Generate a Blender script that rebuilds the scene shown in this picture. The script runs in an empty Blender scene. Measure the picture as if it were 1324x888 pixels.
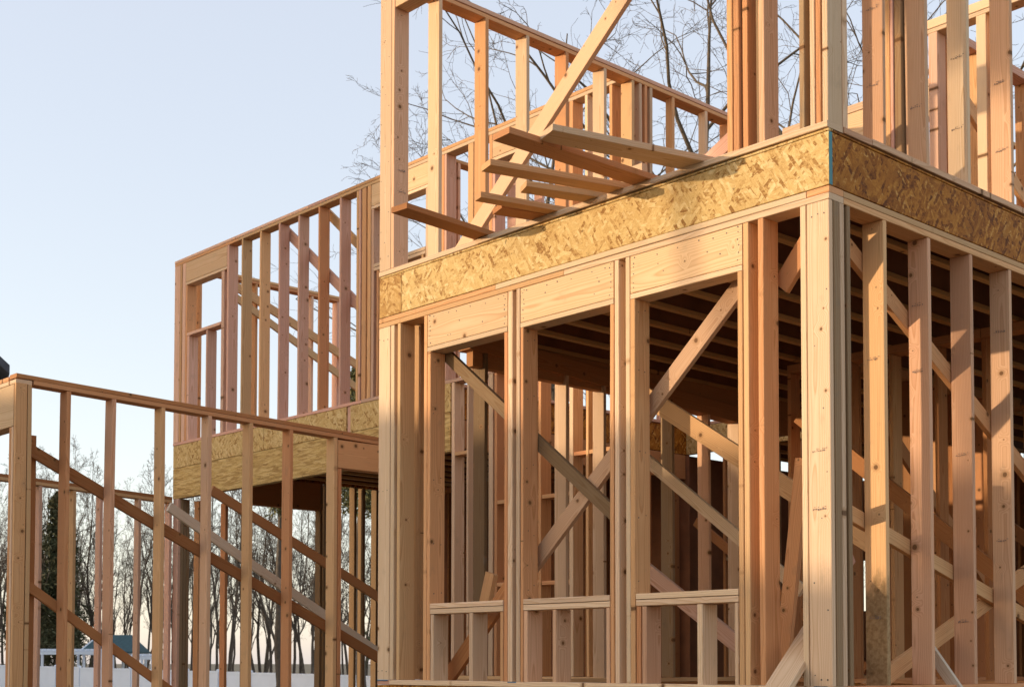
import bpy, math, random
import numpy as np
from mathutils import Vector, Matrix

random.seed(7)
sc = bpy.context.scene
COL = sc.collection
R = math.radians

# House frame: u runs along the front wall (away to the left), v along the right wall (away to the right), z up.
# Blender X = v, Blender Y = u. Metres; z = 0 is the ground-floor deck.
def P(u, v, z):
    return Vector((v, u, z))
AX = {'u': Vector((0, 1, 0)), 'v': Vector((1, 0, 0)), 'z': Vector((0, 0, 1))}

# ------------------------------------------------------------------ node helpers
class NT:
    def __init__(s, name):
        s.m = bpy.data.materials.new(name)
        s.m.use_nodes = True
        s.t = s.m.node_tree
        s.t.nodes.clear()
        s.out = s.t.nodes.new('ShaderNodeOutputMaterial')
        s.b = s.t.nodes.new('ShaderNodeBsdfPrincipled')
        s.t.links.new(s.b.outputs[0], s.out.inputs[0])
    def n(s, typ, ins=None, **props):
        nd = s.t.nodes.new(typ)
        for k, v in props.items():
            setattr(nd, k, v)
        for k, v in (ins or {}).items():
            s.set(nd.inputs[k], v)
        return nd
    def set(s, sock, v):
        if hasattr(v, 'is_output'):
            s.t.links.new(v, sock)
        else:
            sock.default_value = v
    def math(s, op, a, b=None, c=None, clamp=False):
        nd = s.t.nodes.new('ShaderNodeMath'); nd.operation = op; nd.use_clamp = clamp
        for i, v in enumerate((a, b, c)):
            if v is not None: s.set(nd.inputs[i], v)
        return nd.outputs[0]
    def vmath(s, op, a, b=None):
        nd = s.t.nodes.new('ShaderNodeVectorMath'); nd.operation = op
        s.set(nd.inputs[0], a)
        if b is not None: s.set(nd.inputs[1], b)
        return nd.outputs[0]
    def mix(s, f, a, b, blend='MIX'):
        nd = s.t.nodes.new('ShaderNodeMix'); nd.data_type = 'RGBA'; nd.blend_type = blend
        s.set(nd.inputs[0], f); s.set(nd.inputs[6], a); s.set(nd.inputs[7], b)
        return nd.outputs[2]
    def ramp(s, f, stops, interp='LINEAR'):
        nd = s.t.nodes.new('ShaderNodeValToRGB'); nd.color_ramp.interpolation = interp
        e = nd.color_ramp.elements
        while len(e) < len(stops): e.new(0.5)
        for i, (p, c) in enumerate(stops):
            e[i].position = p
            e[i].color = (c, c, c, 1) if isinstance(c, (int, float)) else (*c, 1)
        s.set(nd.inputs[0], f)
        return nd.outputs[0]
    def mr(s, v, a, b, c=0.0, d=1.0, smooth=False):
        nd = s.t.nodes.new('ShaderNodeMapRange')
        if smooth: nd.interpolation_type = 'SMOOTHSTEP'
        s.set(nd.inputs[0], v)
        for i, x in enumerate((a, b, c, d)): nd.inputs[i + 1].default_value = x
        return nd.outputs[0]

def wood_mat(name, tones, knots=0.55, muddy=None, rough=0.72, weather=0.0):
    n = NT(name)
    co = n.n('ShaderNodeTexCoord').outputs['Object']
    rnd = n.n('ShaderNodeObjectInfo').outputs['Random']
    wn = n.n('ShaderNodeTexWhiteNoise', {'W': rnd}, noise_dimensions='1D')
    rv = wn.outputs['Color']; klev = n.mr(rnd, 0.0, 1.0, 0.75, 1.35)
    off = n.vmath('MULTIPLY', rv, (13.0, 17.0, 23.0))
    p = n.vmath('ADD', co, off)
    sep = n.n('ShaderNodeSeparateXYZ', {0: co})
    rs = n.n('ShaderNodeSeparateXYZ', {0: rv})
    # knots: cylinders through the thickness
    kv = n.n('ShaderNodeCombineXYZ', {0: n.math('ADD', sep.outputs[1], n.math('MULTIPLY', rs.outputs[1], 90.0)),
                                      1: n.math('ADD', sep.outputs[2], n.math('MULTIPLY', rs.outputs[2], 90.0))})
    wob = n.n('ShaderNodeTexNoise', {'Vector': p, 'Scale': 34.0, 'Detail': 1.0}).outputs[0]
    vk = n.n('ShaderNodeTexVoronoi', {'Vector': kv.outputs[0], 'Scale': 6.0}, voronoi_dimensions='2D')
    kd = n.math('ADD', vk.outputs['Distance'], n.math('MULTIPLY', n.math('SUBTRACT', wob, 0.5), 0.03))
    ks = n.n('ShaderNodeSeparateXYZ', {0: vk.outputs['Color']})
    kon = n.math('GREATER_THAN', ks.outputs[0], n.math('SUBTRACT', 1.0, n.math('MULTIPLY', klev, knots * 0.75)))
    krad = n.math('MULTIPLY_ADD', n.math('POWER', ks.outputs[1], 2.2), 0.085, 0.018)
    rel = n.math('DIVIDE', kd, krad)
    core = n.math('MULTIPLY', n.mr(rel, 0.75, 1.15, 1.0, 0.0, True), kon)
    halo = n.math('MULTIPLY', n.mr(rel, 0.8, 2.6, 1.0, 0.0, True), kon)
    bend = n.math('MULTIPLY', n.mr(kd, 0.0, 0.33, 0.03, 0.0, True), kon)
    # growth rings round a pith line that lies outside the board, tapering along the length
    wv = n.n('ShaderNodeTexNoise', {'Vector': n.vmath('MULTIPLY', p, (1.0, 1.0, 0.35)), 'Scale': 3.0, 'Detail': 2.0}).outputs['Color']
    wv = n.vmath('MULTIPLY', n.vmath('SUBTRACT', wv, (0.5, 0.5, 0.5)), (0.05, 0.05, 0.0))
    px = n.math('ADD', n.math('ADD', sep.outputs[0], n.math('MULTIPLY_ADD', rs.outputs[0], 0.05, 0.02)), bend)
    py = n.math('ADD', sep.outputs[1], n.math('ADD', n.math('MULTIPLY_ADD', rs.outputs[1], 0.12, -0.06), n.math('MULTIPLY', sep.outputs[2], n.math('MULTIPLY_ADD', rs.outputs[2], 0.03, -0.015))))
    q = n.vmath('ADD', n.n('ShaderNodeCombineXYZ', {0: px, 1: py, 2: 0.0}).outputs[0], wv)
    d = n.n('ShaderNodeVectorMath', {0: q}, operation='LENGTH').outputs['Value']
    ring = n.math('FRACT', n.math('MULTIPLY', d, 105.0))
    ring = n.ramp(ring, [(0.0, 0.25), (0.1, 0.0), (0.72, 0.45), (0.93, 1.0), (1.0, 0.25)])
    streak = n.n('ShaderNodeTexNoise', {'Vector': n.vmath('MULTIPLY', p, (1.0, 1.0, 0.03)), 'Scale': 160.0, 'Detail': 3.0, 'Roughness': 0.6}).outputs[0]
    blot = n.n('ShaderNodeTexNoise', {'Vector': n.vmath('MULTIPLY', p, (1.0, 1.0, 0.3)), 'Scale': 5.0, 'Detail': 3.0}).outputs[0]
    k = n.math('ADD', n.math('MULTIPLY', rs.outputs[1], 0.82), n.math('MULTIPLY', blot, 0.2))
    base = n.ramp(k, [(i / (len(tones) - 1) * 0.86 + 0.07, t) for i, t in enumerate(tones)])
    dark = n.mix(1.0, base, (0.70, 0.57, 0.46, 1), 'MULTIPLY')
    c = n.mix(n.math('MULTIPLY', ring, 0.85), base, dark)
    c = n.mix(n.mr(streak, 0.35, 0.72, 0.0, 0.4), c, n.mix(1.0, base, (0.80, 0.69, 0.58, 1), 'MULTIPLY'))
    c = n.mix(n.mr(blot, 0.45, 0.75, 0.0, 0.3), c, n.mix(1.0, base, (0.86, 0.74, 0.62, 1), 'MULTIPLY'))
    val = n.math('MULTIPLY_ADD', rs.outputs[2], 0.32, 0.79)
    c = n.mix(1.0, c, n.n('ShaderNodeCombineXYZ', {0: val, 1: val, 2: val}).outputs[0], 'MULTIPLY')
    c = n.mix(n.math('MULTIPLY', halo, 0.55), c, (0.36, 0.18, 0.075, 1))
    c = n.mix(n.math('MULTIPLY', core, 0.85), c, (0.13, 0.06, 0.025, 1))
    sm = n.n('ShaderNodeTexNoise', {'Vector': n.vmath('MULTIPLY', p, (1.0, 1.0, 0.5)), 'Scale': 9.0, 'Detail': 5.0, 'Roughness': 0.65}).outputs[0]
    c = n.mix(n.mr(sm, 0.60, 0.78, 0.0, 0.30 + weather), c, (0.22, 0.17, 0.12, 1))
    if muddy is not None:
        lo, hi = muddy
        mk = n.math('ADD', n.mr(sep.outputs[2], lo, hi, 1.0, 0.0), n.math('MULTIPLY', n.math('SUBTRACT', sm, 0.5), 1.6))
        mud = n.mix(n.mr(n.n('ShaderNodeTexNoise', {'Vector': p, 'Scale': 45.0, 'Detail': 4.0}).outputs[0], 0.35, 0.65), (0.20, 0.12, 0.055, 1), (0.36, 0.235, 0.12, 1))
        c = n.mix(n.mr(mk, 0.35, 0.65, 0.0, 0.85), c, mud)
    n.set(n.b.inputs['Base Color'], c)
    n.b.inputs['Roughness'].default_value = rough
    n.b.inputs['Specular IOR Level'].default_value = 0.12
    h = n.math('ADD', n.math('MULTIPLY', ring, 0.3), n.math('MULTIPLY', streak, 0.7))
    bp = n.n('ShaderNodeBump', {'Height': h, 'Strength': 0.25, 'Distance': 0.0015})
    n.set(n.b.inputs['Normal'], bp.outputs[0])
    return n.m

def osb_mat(name, stops, strands=False, stain=0.35, flake=30.0):
    n = NT(name)
    co = n.n('ShaderNodeTexCoord').outputs['Object']
    rnd = n.n('ShaderNodeObjectInfo').outputs['Random']
    sep = n.n('ShaderNodeSeparateXYZ', {0: co})
    yz = n.n('ShaderNodeCombineXYZ', {0: n.math('ADD', sep.outputs[2], n.math('MULTIPLY', rnd, 31.0)), 1: sep.outputs[1], 2: n.math('MULTIPLY', sep.outputs[0], 0.6)}).outputs[0]
    warp = n.n('ShaderNodeTexNoise', {'Vector': yz, 'Scale': 12.0, 'Detail': 2.0}).outputs['Color']
    yzw = n.vmath('ADD', yz, n.vmath('MULTIPLY', n.vmath('SUBTRACT', warp, (0.5, 0.5, 0.5)), (0.008, 0.008, 0.0)))
    layers = []
    angs = (0.05, -0.12, 0.02) if strands else (0.5, -0.6, 1.3, 0.15, -0.25, 0.8, -1.0)
    for i, a in enumerate(angs):
        r = n.n('ShaderNodeVectorRotate', {'Vector': n.vmath('ADD', yzw, (i * 3.7, i * 1.9, 0.0)), 'Angle': a}, rotation_type='Z_AXIS').outputs[0]
        sc_ = (0.16, 1.5, 1.0) if strands else (0.36, 1.3, 1.0)
        v = n.n('ShaderNodeTexVoronoi', {'Vector': n.vmath('MULTIPLY', r, sc_), 'Scale': flake * (1.0 + 0.22 * (i % 4)), 'Randomness': 1.0}, distance='EUCLIDEAN' if strands else 'CHEBYCHEV')
        s3 = n.n('ShaderNodeSeparateXYZ', {0: v.outputs['Color']})
        fib = n.n('ShaderNodeTexNoise', {'Vector': n.vmath('MULTIPLY', r, (0.12, 1.0, 1.0)), 'Scale': 240.0, 'Detail': 2.0}).outputs[0]
        layers.append((s3.outputs[0], s3.outputs[1], v.outputs['Distance'], fib))
    val, _, dist, fib = layers[0]
    for (v2, m2, d2, f2) in layers[1:]:
        on = n.math('GREATER_THAN', m2, 0.58)
        def sel(a, b):
            return n.math('ADD', n.math('MULTIPLY', a, n.math('SUBTRACT', 1.0, on)), n.math('MULTIPLY', b, on))
        val, dist, fib = sel(val, v2), sel(dist, d2), sel(fib, f2)
    mid = n.n('ShaderNodeTexNoise', {'Vector': n.vmath('MULTIPLY', yzw, (0.5, 1.0, 1.0)), 'Scale': 75.0, 'Detail': 4.0, 'Roughness': 0.7}).outputs[0]
    val = n.math('ADD', n.math('MULTIPLY', val, 0.92), n.math('MULTIPLY_ADD', n.math('SUBTRACT', mid, 0.5), 1.0, 0.0), None, True)
    c = n.ramp(val, stops)
    c = n.mix(n.mr(fib, 0.35, 0.7, 0.0, 0.6), c, n.mix(1.0, c, (0.66, 0.52, 0.38, 1), 'MULTIPLY'))
    edge = n.mr(dist, 0.5, 0.85, 0.0, 0.4)
    c = n.mix(edge, c, n.mix(1.0, c, (0.5, 0.38, 0.27, 1), 'MULTIPLY'))
    big = n.n('ShaderNodeTexNoise', {'Vector': yz, 'Scale': 3.2, 'Detail': 5.0, 'Roughness': 0.6}).outputs[0]
    c = n.mix(n.mr(big, 0.5, 0.72, 0.0, stain), c, n.mix(1.0, c, (0.55, 0.47, 0.40, 1), 'MULTIPLY'))
    spot = n.n('ShaderNodeTexNoise', {'Vector': yz, 'Scale': 22.0, 'Detail': 2.0}).outputs[0]
    c = n.mix(n.mr(spot, 0.70, 0.78, 0.0, 0.75), c, (0.10, 0.06, 0.03, 1))
    n.set(n.b.inputs['Base Color'], c)
    n.b.inputs['Roughness'].default_value = 0.6
    n.b.inputs['Specular IOR Level'].default_value = 0.1
    bp = n.n('ShaderNodeBump', {'Height': n.math('ADD', n.math('MULTIPLY', val, 0.6), n.math('MULTIPLY', fib, 0.4)), 'Strength': 0.45, 'Distance': 0.002})
    n.set(n.b.inputs['Normal'], bp.outputs[0])
    return n.m

def plain_mat(name, col, rough=0.7, var=0.15, scale=4.0, bump=0.0, col2=None, metallic=0.0):
    n = NT(name)
    co = n.n('ShaderNodeTexCoord').outputs['Object']
    a = n.n('ShaderNodeTexNoise', {'Vector': co, 'Scale': scale, 'Detail': 6.0, 'Roughness': 0.6}).outputs[0]
    c2 = col2 or tuple(x * (1 - var) for x in col)
    c = n.mix(n.mr(a, 0.35, 0.68), (*col, 1), (*c2, 1))
    n.set(n.b.inputs['Base Color'], c)
    n.b.inputs['Roughness'].default_value = rough
    n.b.inputs['Metallic'].default_value = metallic
    if bump:
        n.set(n.b.inputs['Normal'], n.n('ShaderNodeBump', {'Height': a, 'Strength': bump, 'Distance': 0.02}).outputs[0])
    return n.m

TONES = [(0.66, 0.305, 0.145), (0.71, 0.375, 0.185), (0.74, 0.44, 0.22), (0.75, 0.50, 0.27)]
M = {}
M['fir'] = wood_mat('fir_lumber', TONES)
M['pink'] = wood_mat('pink_fir_lumber', [(0.74, 0.43, 0.335), (0.76, 0.47, 0.36), (0.77, 0.51, 0.37)])
M['peach'] = wood_mat('peach_fir_lumber', [(0.72, 0.42, 0.27), (0.75, 0.465, 0.30), (0.77, 0.51, 0.33)])
M['pale_grey'] = wood_mat('pale_grey_lumber', [(0.70, 0.60, 0.48), (0.74, 0.65, 0.53)], knots=0.3)  # paler and greyer than the other lumber
M['rough'] = wood_mat('stained_and_shaded_lumber', [(0.24, 0.155, 0.085), (0.29, 0.195, 0.11)], weather=0.6)  # real stains on one stud; elsewhere the dark tone stands for shade
M['cream'] = wood_mat('pale_fir_lumber', [(0.77, 0.545, 0.375), (0.79, 0.585, 0.40), (0.80, 0.61, 0.41)], knots=0.4)
M['plank'] = wood_mat('planed_header_plank', [(0.76, 0.515, 0.315), (0.78, 0.54, 0.33), (0.79, 0.555, 0.335)], knots=0.12)
M['old'] = wood_mat('weathered_lumber', [(0.42, 0.27, 0.15), (0.36, 0.25, 0.15), (0.45, 0.32, 0.19)], weather=0.45)
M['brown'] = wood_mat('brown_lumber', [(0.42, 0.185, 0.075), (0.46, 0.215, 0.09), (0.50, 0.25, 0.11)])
M['muddy'] = wood_mat('mud_stained_lumber', TONES[1:], muddy=(-0.95, -0.55))
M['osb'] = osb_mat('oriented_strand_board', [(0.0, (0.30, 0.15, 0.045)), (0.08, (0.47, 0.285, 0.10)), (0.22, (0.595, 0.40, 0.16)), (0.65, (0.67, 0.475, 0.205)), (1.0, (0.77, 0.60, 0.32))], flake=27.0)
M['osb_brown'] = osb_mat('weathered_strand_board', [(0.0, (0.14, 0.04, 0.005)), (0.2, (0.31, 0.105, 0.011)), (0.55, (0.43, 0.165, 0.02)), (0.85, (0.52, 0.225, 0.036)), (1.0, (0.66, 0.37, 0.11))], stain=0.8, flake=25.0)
M['osb_tan'] = osb_mat('browner_strand_board', [(0.0, (0.26, 0.12, 0.035)), (0.12, (0.40, 0.215, 0.065)), (0.5, (0.52, 0.31, 0.105)), (1.0, (0.66, 0.46, 0.20))], flake=27.0)
M['lsl'] = osb_mat('strand_beam', [(0.0, (0.40, 0.245, 0.085)), (0.4, (0.60, 0.405, 0.15)), (1.0, (0.72, 0.53, 0.245))], strands=True, stain=0.2, flake=26.0)
M['joist'] = wood_mat('joist_lumber', [(0.62, 0.36, 0.16), (0.66, 0.40, 0.18), (0.70, 0.45, 0.21)], knots=0.3)
M['nail'] = plain_mat('nail_steel', (0.06, 0.05, 0.045), 0.5)
M['tape'] = plain_mat('teal_tape', (0.015, 0.19, 0.22), 0.45)
M['pencil'] = plain_mat('pencil_graphite', (0.22, 0.16, 0.12), 0.7)
M['stamp'] = plain_mat('stamp_ink', (0.25, 0.17, 0.13), 0.8)
M['shade_board'] = plain_mat('shade_darkened_board', (0.27, 0.105, 0.045), 0.85, 0.35, 2.5)  # inner panels, underfloor and joist webs: room shade put into the colour
M['chalk'] = plain_mat('blue_chalk', (0.06, 0.20, 0.33), 0.9, var=0.5, scale=60)
M['concrete'] = plain_mat('concrete', (0.36, 0.35, 0.33), 0.85, 0.25, 3.0, 0.3)

# ------------------------------------------------------------------ building helpers
def link(o):
    COL.objects.link(o); return o

def thing(name, label, cat, loc=(0, 0, 0), group=None, rotz=0.0):
    o = bpy.data.objects.new(name, None)
    o.empty_display_size = 0.2
    o.location = P(*loc); o.rotation_euler = (0, 0, rotz)
    o['label'] = label; o['category'] = cat; o['kind'] = 'thing'
    if group: o['group'] = group
    return link(o)

def tag(o, label, cat, group=None, kind='thing'):
    o['label'] = label; o['category'] = cat; o['kind'] = kind
    if group: o['group'] = group
    return o

def put(o, parent, mat4):
    if parent is not None:
        o.parent = parent
        o.matrix_basis = mworld(parent).inverted() @ mat4
    else:
        o.matrix_basis = mat4
    return link(o)

def mworld(o):
    m = o.matrix_basis.copy()
    while o.parent is not None:
        o = o.parent; m = o.matrix_basis @ m
    return m

def bar_mesh(name, t, w, L, ch=0.0022, bow=1.0):
    """a sawn board along local Z with eased long edges and the slight crook, bow and twist of real lumber."""
    ch = min(ch, t * 0.3, w * 0.3)
    x, y = t / 2, w / 2
    prof = [(-x + ch, -y), (x - ch, -y), (x, -y + ch), (x, y - ch), (x - ch, y), (-x + ch, y), (-x, y - ch), (-x, -y + ch)]
    n = 7 if (L > 1.0 and w < 0.2) else 1
    lim = min(L, 3.0)
    bx = random.gauss(0, 0.00075) * lim * bow; by = random.gauss(0, 0.0006) * lim * bow; tw = random.gauss(0, 0.006) * bow
    vs, fs = [], []
    for k in range(n + 1):
        f = k / n; z = (f - 0.5) * L; sag = 4 * f * (1 - f); a = tw * (f - 0.5) * 2 if n > 1 else 0.0
        ca, sa = math.cos(a), math.sin(a)
        for p, q in prof: vs.append((p * ca - q * sa + (bx * sag if n > 1 else 0), p * sa + q * ca + (by * sag if n > 1 else 0), z))
    fs.append(tuple(range(7, -1, -1))); fs.append(tuple(range(8 * n, 8 * n + 8)))
    for k in range(n):
        for i in range(8):
            j = (i + 1) % 8
            fs.append((8 * k + i, 8 * k + j, 8 * k + 8 + j, 8 * k + 8 + i))
    me = bpy.data.meshes.new(name)
    me.from_pydata(vs, [], fs)
    return me

def box(name, parent, u, v, z, mat, gap=0.0013, ch=0.003, extra=None):
    """an axis-aligned board; u, v, z are (low, high). Local Z runs along its length, local Y along its width."""
    lo = [min(u), min(v), min(z)]; hi = [max(u), max(v), max(z)]
    dims = [(hi[i] - lo[i] - 2 * gap, 'uvz'[i]) for i in range(3)]
    dims.sort(key=lambda d: d[0])
    (t, ta), (w, wa), (L, la) = dims
    me = bar_mesh(name, t, w, L, ch)
    me.materials.append(M[mat])
    X, Y, Z = AX[ta].copy(), AX[wa].copy(), AX[la].copy()
    if X.cross(Y).dot(Z) < 0: X = -X
    c = P(*[(lo[i] + hi[i]) / 2 for i in range(3)])
    m4 = Matrix((X, Y, Z)).transposed().to_4x4(); m4.translation = c
    return put(bpy.data.objects.new(name, me), parent, m4)

def brace(name, parent, a, b, w, t, mat, wdir=None, ch=0.0022, twist=0.0):
    """a board between two points; t is its thickness along tdir (default: across the wall it lies on)."""
    a, b = P(*a), P(*b)
    Z = (b - a).normalized()
    td = P(*wdir) if wdir else P(0, 1, 0)
    Y = Z.cross(td).normalized(); X = Y.cross(Z).normalized()
    if twist:
        rot = Matrix.Rotation(twist, 3, Z); X = rot @ X; Y = rot @ Y
    me = bar_mesh(name, t, w, (b - a).length, ch)
    me.materials.append(M[mat])
    m4 = Matrix((X, Y, Z)).transposed().to_4x4(); m4.translation = (a + b) / 2
    return put(bpy.data.objects.new(name, me), parent, m4)

def poly(name, parent, verts, faces, mats, loc=None, smooth=False, mi=None):
    me = bpy.data.meshes.new(name)
    me.from_pydata([tuple(x) for x in verts], [], faces)
    for m in (mats if isinstance(mats, (list, tuple)) else [mats]): me.materials.append(M[m])
    if mi: me.polygons.foreach_set('material_index', mi)
    if smooth: me.polygons.foreach_set('use_smooth', [True] * len(faces))
    m4 = Matrix.Translation(loc if loc is not None else Vector())
    return put(bpy.data.objects.new(name, me), parent, m4)

def add_nails(o, pts, r=0.0042):
    """small dark nail heads let into the wide face of a board (world points P(u,v,z) on a face with outward normal nrm)."""
    me = o.data
    inv = mworld(o).inverted()
    vs = [tuple(v.co) for v in me.vertices]; fs = [tuple(p.vertices) for p in me.polygons]; mi = [0] * len(fs)
    for p, nrm in pts:
        q = inv @ p; nn = (inv.to_3x3() @ nrm).normalized()
        a = nn.orthogonal().normalized(); b = nn.cross(a)
        rr = r * random.uniform(0.75, 1.2)
        i0 = len(vs)
        for k in range(6):
            an = k * math.pi / 3
            vs.append(tuple(q + nn * 0.0012 + (a * math.cos(an) + b * math.sin(an)) * rr))
        for k in range(6):
            an = k * math.pi / 3
            vs.append(tuple(q - nn * 0.002 + (a * math.cos(an) + b * math.sin(an)) * rr))
        fs.append(tuple(range(i0, i0 + 6))); mi.append(1)
        for k in range(6):
            fs.append((i0 + k, i0 + 6 + k, i0 + 6 + (k + 1) % 6, i0 + (k + 1) % 6)); mi.append(1)
    mats = list(me.materials)
    new = bpy.data.meshes.new(me.name)
    new.from_pydata(vs, [], fs)
    for m in mats: new.materials.append(m)
    new.materials.append(M['nail'])
    new.polygons.foreach_set('material_index', mi)
    o.data = new

def add_stamp(o, centre, right, up, nrm, w=0.035):
    '''a faint grade stamp: short broken ink strokes on the wide face at a point.'''
    me = o.data; inv = mworld(o).inverted(); r3 = inv.to_3x3()
    c = inv @ centre; rx = r3 @ right; uy = r3 @ up; nn = (r3 @ nrm).normalized()
    vs = [tuple(v.co) for v in me.vertices]; fs = [tuple(p.vertices) for p in me.polygons]; mi = [p.material_index for p in me.polygons]
    mats = list(me.materials)
    if M['stamp'] not in mats: mats.append(M['stamp'])
    si = mats.index(M['stamp'])
    def quad(a, b, ww, hh):
        i = len(vs)
        for da, db in ((-1, -1), (1, -1), (1, 1), (-1, 1)): vs.append(tuple(c + rx * (a + da * ww) + uy * (b + db * hh) + nn * 0.0030))
        fs.append((i, i + 1, i + 2, i + 3)); mi.append(si)
    x = -w
    while x < w:
        ww = random.uniform(0.002, 0.006)
        quad(x, random.uniform(-0.003, 0.003), ww, random.uniform(0.0015, 0.0055)); x += ww * 2 + random.uniform(0.002, 0.007)
        if random.random() < 0.6: quad(x, 0.011 + random.uniform(-0.002, 0.002), ww, 0.0018)
    new = bpy.data.meshes.new(me.name); new.from_pydata(vs, [], fs)
    for m in mats: new.materials.append(m)
    new.polygons.foreach_set('material_index', mi); o.data = new

J = lambda s=0.002: random.uniform(-s, s)
def pick():
    return random.choice(['fir', 'peach', 'peach', 'cream'])

def text_part(name, parent, body, size, right, up, pos, mat):
    cu = bpy.data.curves.new(name, 'FONT'); cu.body = body; cu.size = size; cu.extrude = 0.0006
    cu.align_x = 'CENTER'; cu.align_y = 'CENTER'
    tmp = bpy.data.objects.new('tmp_text', cu); COL.objects.link(tmp)
    bpy.context.view_layer.update()
    me = bpy.data.meshes.new_from_object(tmp.evaluated_get(bpy.context.evaluated_depsgraph_get()))
    bpy.data.objects.remove(tmp); bpy.data.curves.remove(cu)
    me.materials.clear(); me.materials.append(M[mat])
    X = right.normalized(); Y = up.normalized(); Z = X.cross(Y)
    m4 = Matrix((X, Y, Z)).transposed().to_4x4(); m4.translation = pos
    return put(bpy.data.objects.new(name, me), parent, m4)

VN = Vector((-1, 0, 0))      # outward normal of the front walls (towards -v)
UN = Vector((0, -1, 0))      # outward normal of the right wall (towards -u)

# ------------------------------------------------------------------ ground floor: platform, front wall, right wall
gp = thing('ground_floor_platform', 'low timber ground floor deck that the front corner framing stands on', 'floor platform', (2, 2, -0.3))
box('rim_board', gp, (0, 4.04), (0.0, 0.04), (-0.34, -0.025), 'lsl')
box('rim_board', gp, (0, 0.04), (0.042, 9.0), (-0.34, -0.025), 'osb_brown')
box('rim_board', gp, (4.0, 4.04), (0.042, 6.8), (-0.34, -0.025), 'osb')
box('subfloor', gp, (0, 4.04), (0, 9.0), (-0.022, -0.001), 'osb_brown')  # deck colour darkened so less light bounces into the room
box('foundation_wall', gp, (0.03, 4.0), (0.03, 8.95), (-2.5, -0.342), 'concrete')

fw = thing('stud_wall', 'sunlit ground floor front wall frame with three window openings under headers', 'stud wall', (2.0, 0.07, 0))
ZS, ZP = 0.038, 2.694
def fstud(u0, u1, z0=ZS, z1=ZP, mat=None, name='stud', v0=0.0, v1=0.14):
    return box(name, fw, (u0, u1), (v0 + J(), v1 + J()), (z0, z1), mat or pick())
box('sole_plate', fw, (0.0, 3.89), (-0.004, 0.14), (0.0, ZS), 'cream')
box('sole_plate', fw, (3.892, 4.04), (0.0, 0.14), (0.0, ZS), 'pink')
box('top_plate', fw, (0.0, 2.05), (-0.002, 0.14), (ZP, 2.732), 'cream')
box('top_plate', fw, (2.052, 4.04), (-0.001, 0.14), (ZP, 2.732), 'fir')
box('top_plate', fw, (0.15, 2.72), (-0.001, 0.141), (2.732, 2.77), 'cream')
box('top_plate', fw, (2.722, 4.04), (0.0, 0.14), (2.732, 2.77), 'fir')
box('top_plate', fw, (0.0, 0.148), (0.0, 0.14), (2.732, 2.77), 'fir')
# left end: flat stud, side stud, then a spaced stud
s = box('stud', fw, (3.902, 4.042), (0.0, 0.038), (ZS, ZP), 'cream')
add_nails(s, [(P(3.93 + 0.05 * i, 0.0, zz + J(0.01)), VN) for i in range(3) for zz in (0.1, 2.60, 1.45)])
fstud(3.852, 3.898, mat='cream')
fstud(3.899, 4.04, v0=0.10, v1=0.138, mat='old')
fstud(3.775, 3.813, mat='fir')
# window frames: (outer king, outer trimmer, inner trimmer, inner king)
def window(uL, uR, kingsL, kingsR, jackL, jackR, sill, cripples, mats):
    for k in kingsL + kingsR: fstud(*k, mat=random.choice(mats))
    for k in jackL + jackR:
        s = fstud(*k, z1=2.421, mat='fir')
        if k in jackL: add_nails(s, [(P(k[0], 0.04 + 0.06 * i + J(0.01), zz + J(0.03)), UN) for zz in (0.66, 1.05, 1.5, 1.95, 2.35) for i in (0, 1) if random.random() < 0.85], 0.0036)
    h = box('header', fw, (uR, uL), (0.001, 0.139), (2.458, ZP), 'plank')
    pts = []
    for uu in (uR + 0.03, uL - 0.03):
        for zz in (2.49, 2.53, 2.57, 2.61, 2.65, 2.675):
            pts.append((P(uu + J(0.008), 0.001, zz + J(0.01)), VN))
    nn = int((uL - uR) / 0.14)
    for i in range(nn):
        pts.append((P(uR + (i + 0.5 + J(0.3)) * (uL - uR) / nn, 0.001, 2.668 + J(0.012)), VN))
    for i in range(4):
        pts.append((P(random.uniform(uR + .1, uL - .1), 0.001, random.uniform(2.48, 2.62)), VN))
    add_nails(h, pts)
    box('header_plate', fw, (uR, uL), (-0.001, 0.14), (2.421, 2.457), 'cream')
    box('window_sill', fw, sill, (-0.003, 0.14), (0.552, 0.590), 'cream')
    box('window_sill', fw, sill, (-0.001, 0.14), (0.512, 0.551), 'cream')
    for c in cripples: fstud(*c, z1=0.511, mat=random.choice(['peach', 'fir', 'cream']), name='cripple_stud')
window(3.459, 2.597, [(3.460, 3.499)], [(2.545, 2.594)], [(3.421, 3.458)], [(2.598, 2.634)], (2.636, 3.419),
       [(3.376, 3.414), (2.948, 2.990), (2.637, 2.670)], ['cream', 'fir'])
window(2.467, 1.608, [(2.469, 2.508)], [(1.562, 1.601)], [(2.438, 2.466)], [(1.604, 1.640)], (1.643, 2.436),
       [(2.394, 2.434), (2.121, 2.159), (1.644, 1.676)], ['cream', 'fir'])
window(1.465, 0.595, [(1.470, 1.509)], [(0.552, 0.592)], [(1.427, 1.468)], [(0.594, 0.631)], (0.634, 1.424),
       [(1.383, 1.421), (1.340, 1.379), (0.900, 0.943), (0.636, 0.666)], ['cream', 'fir', 'cream'])
fstud(0.442, 0.484, mat='fir')
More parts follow.
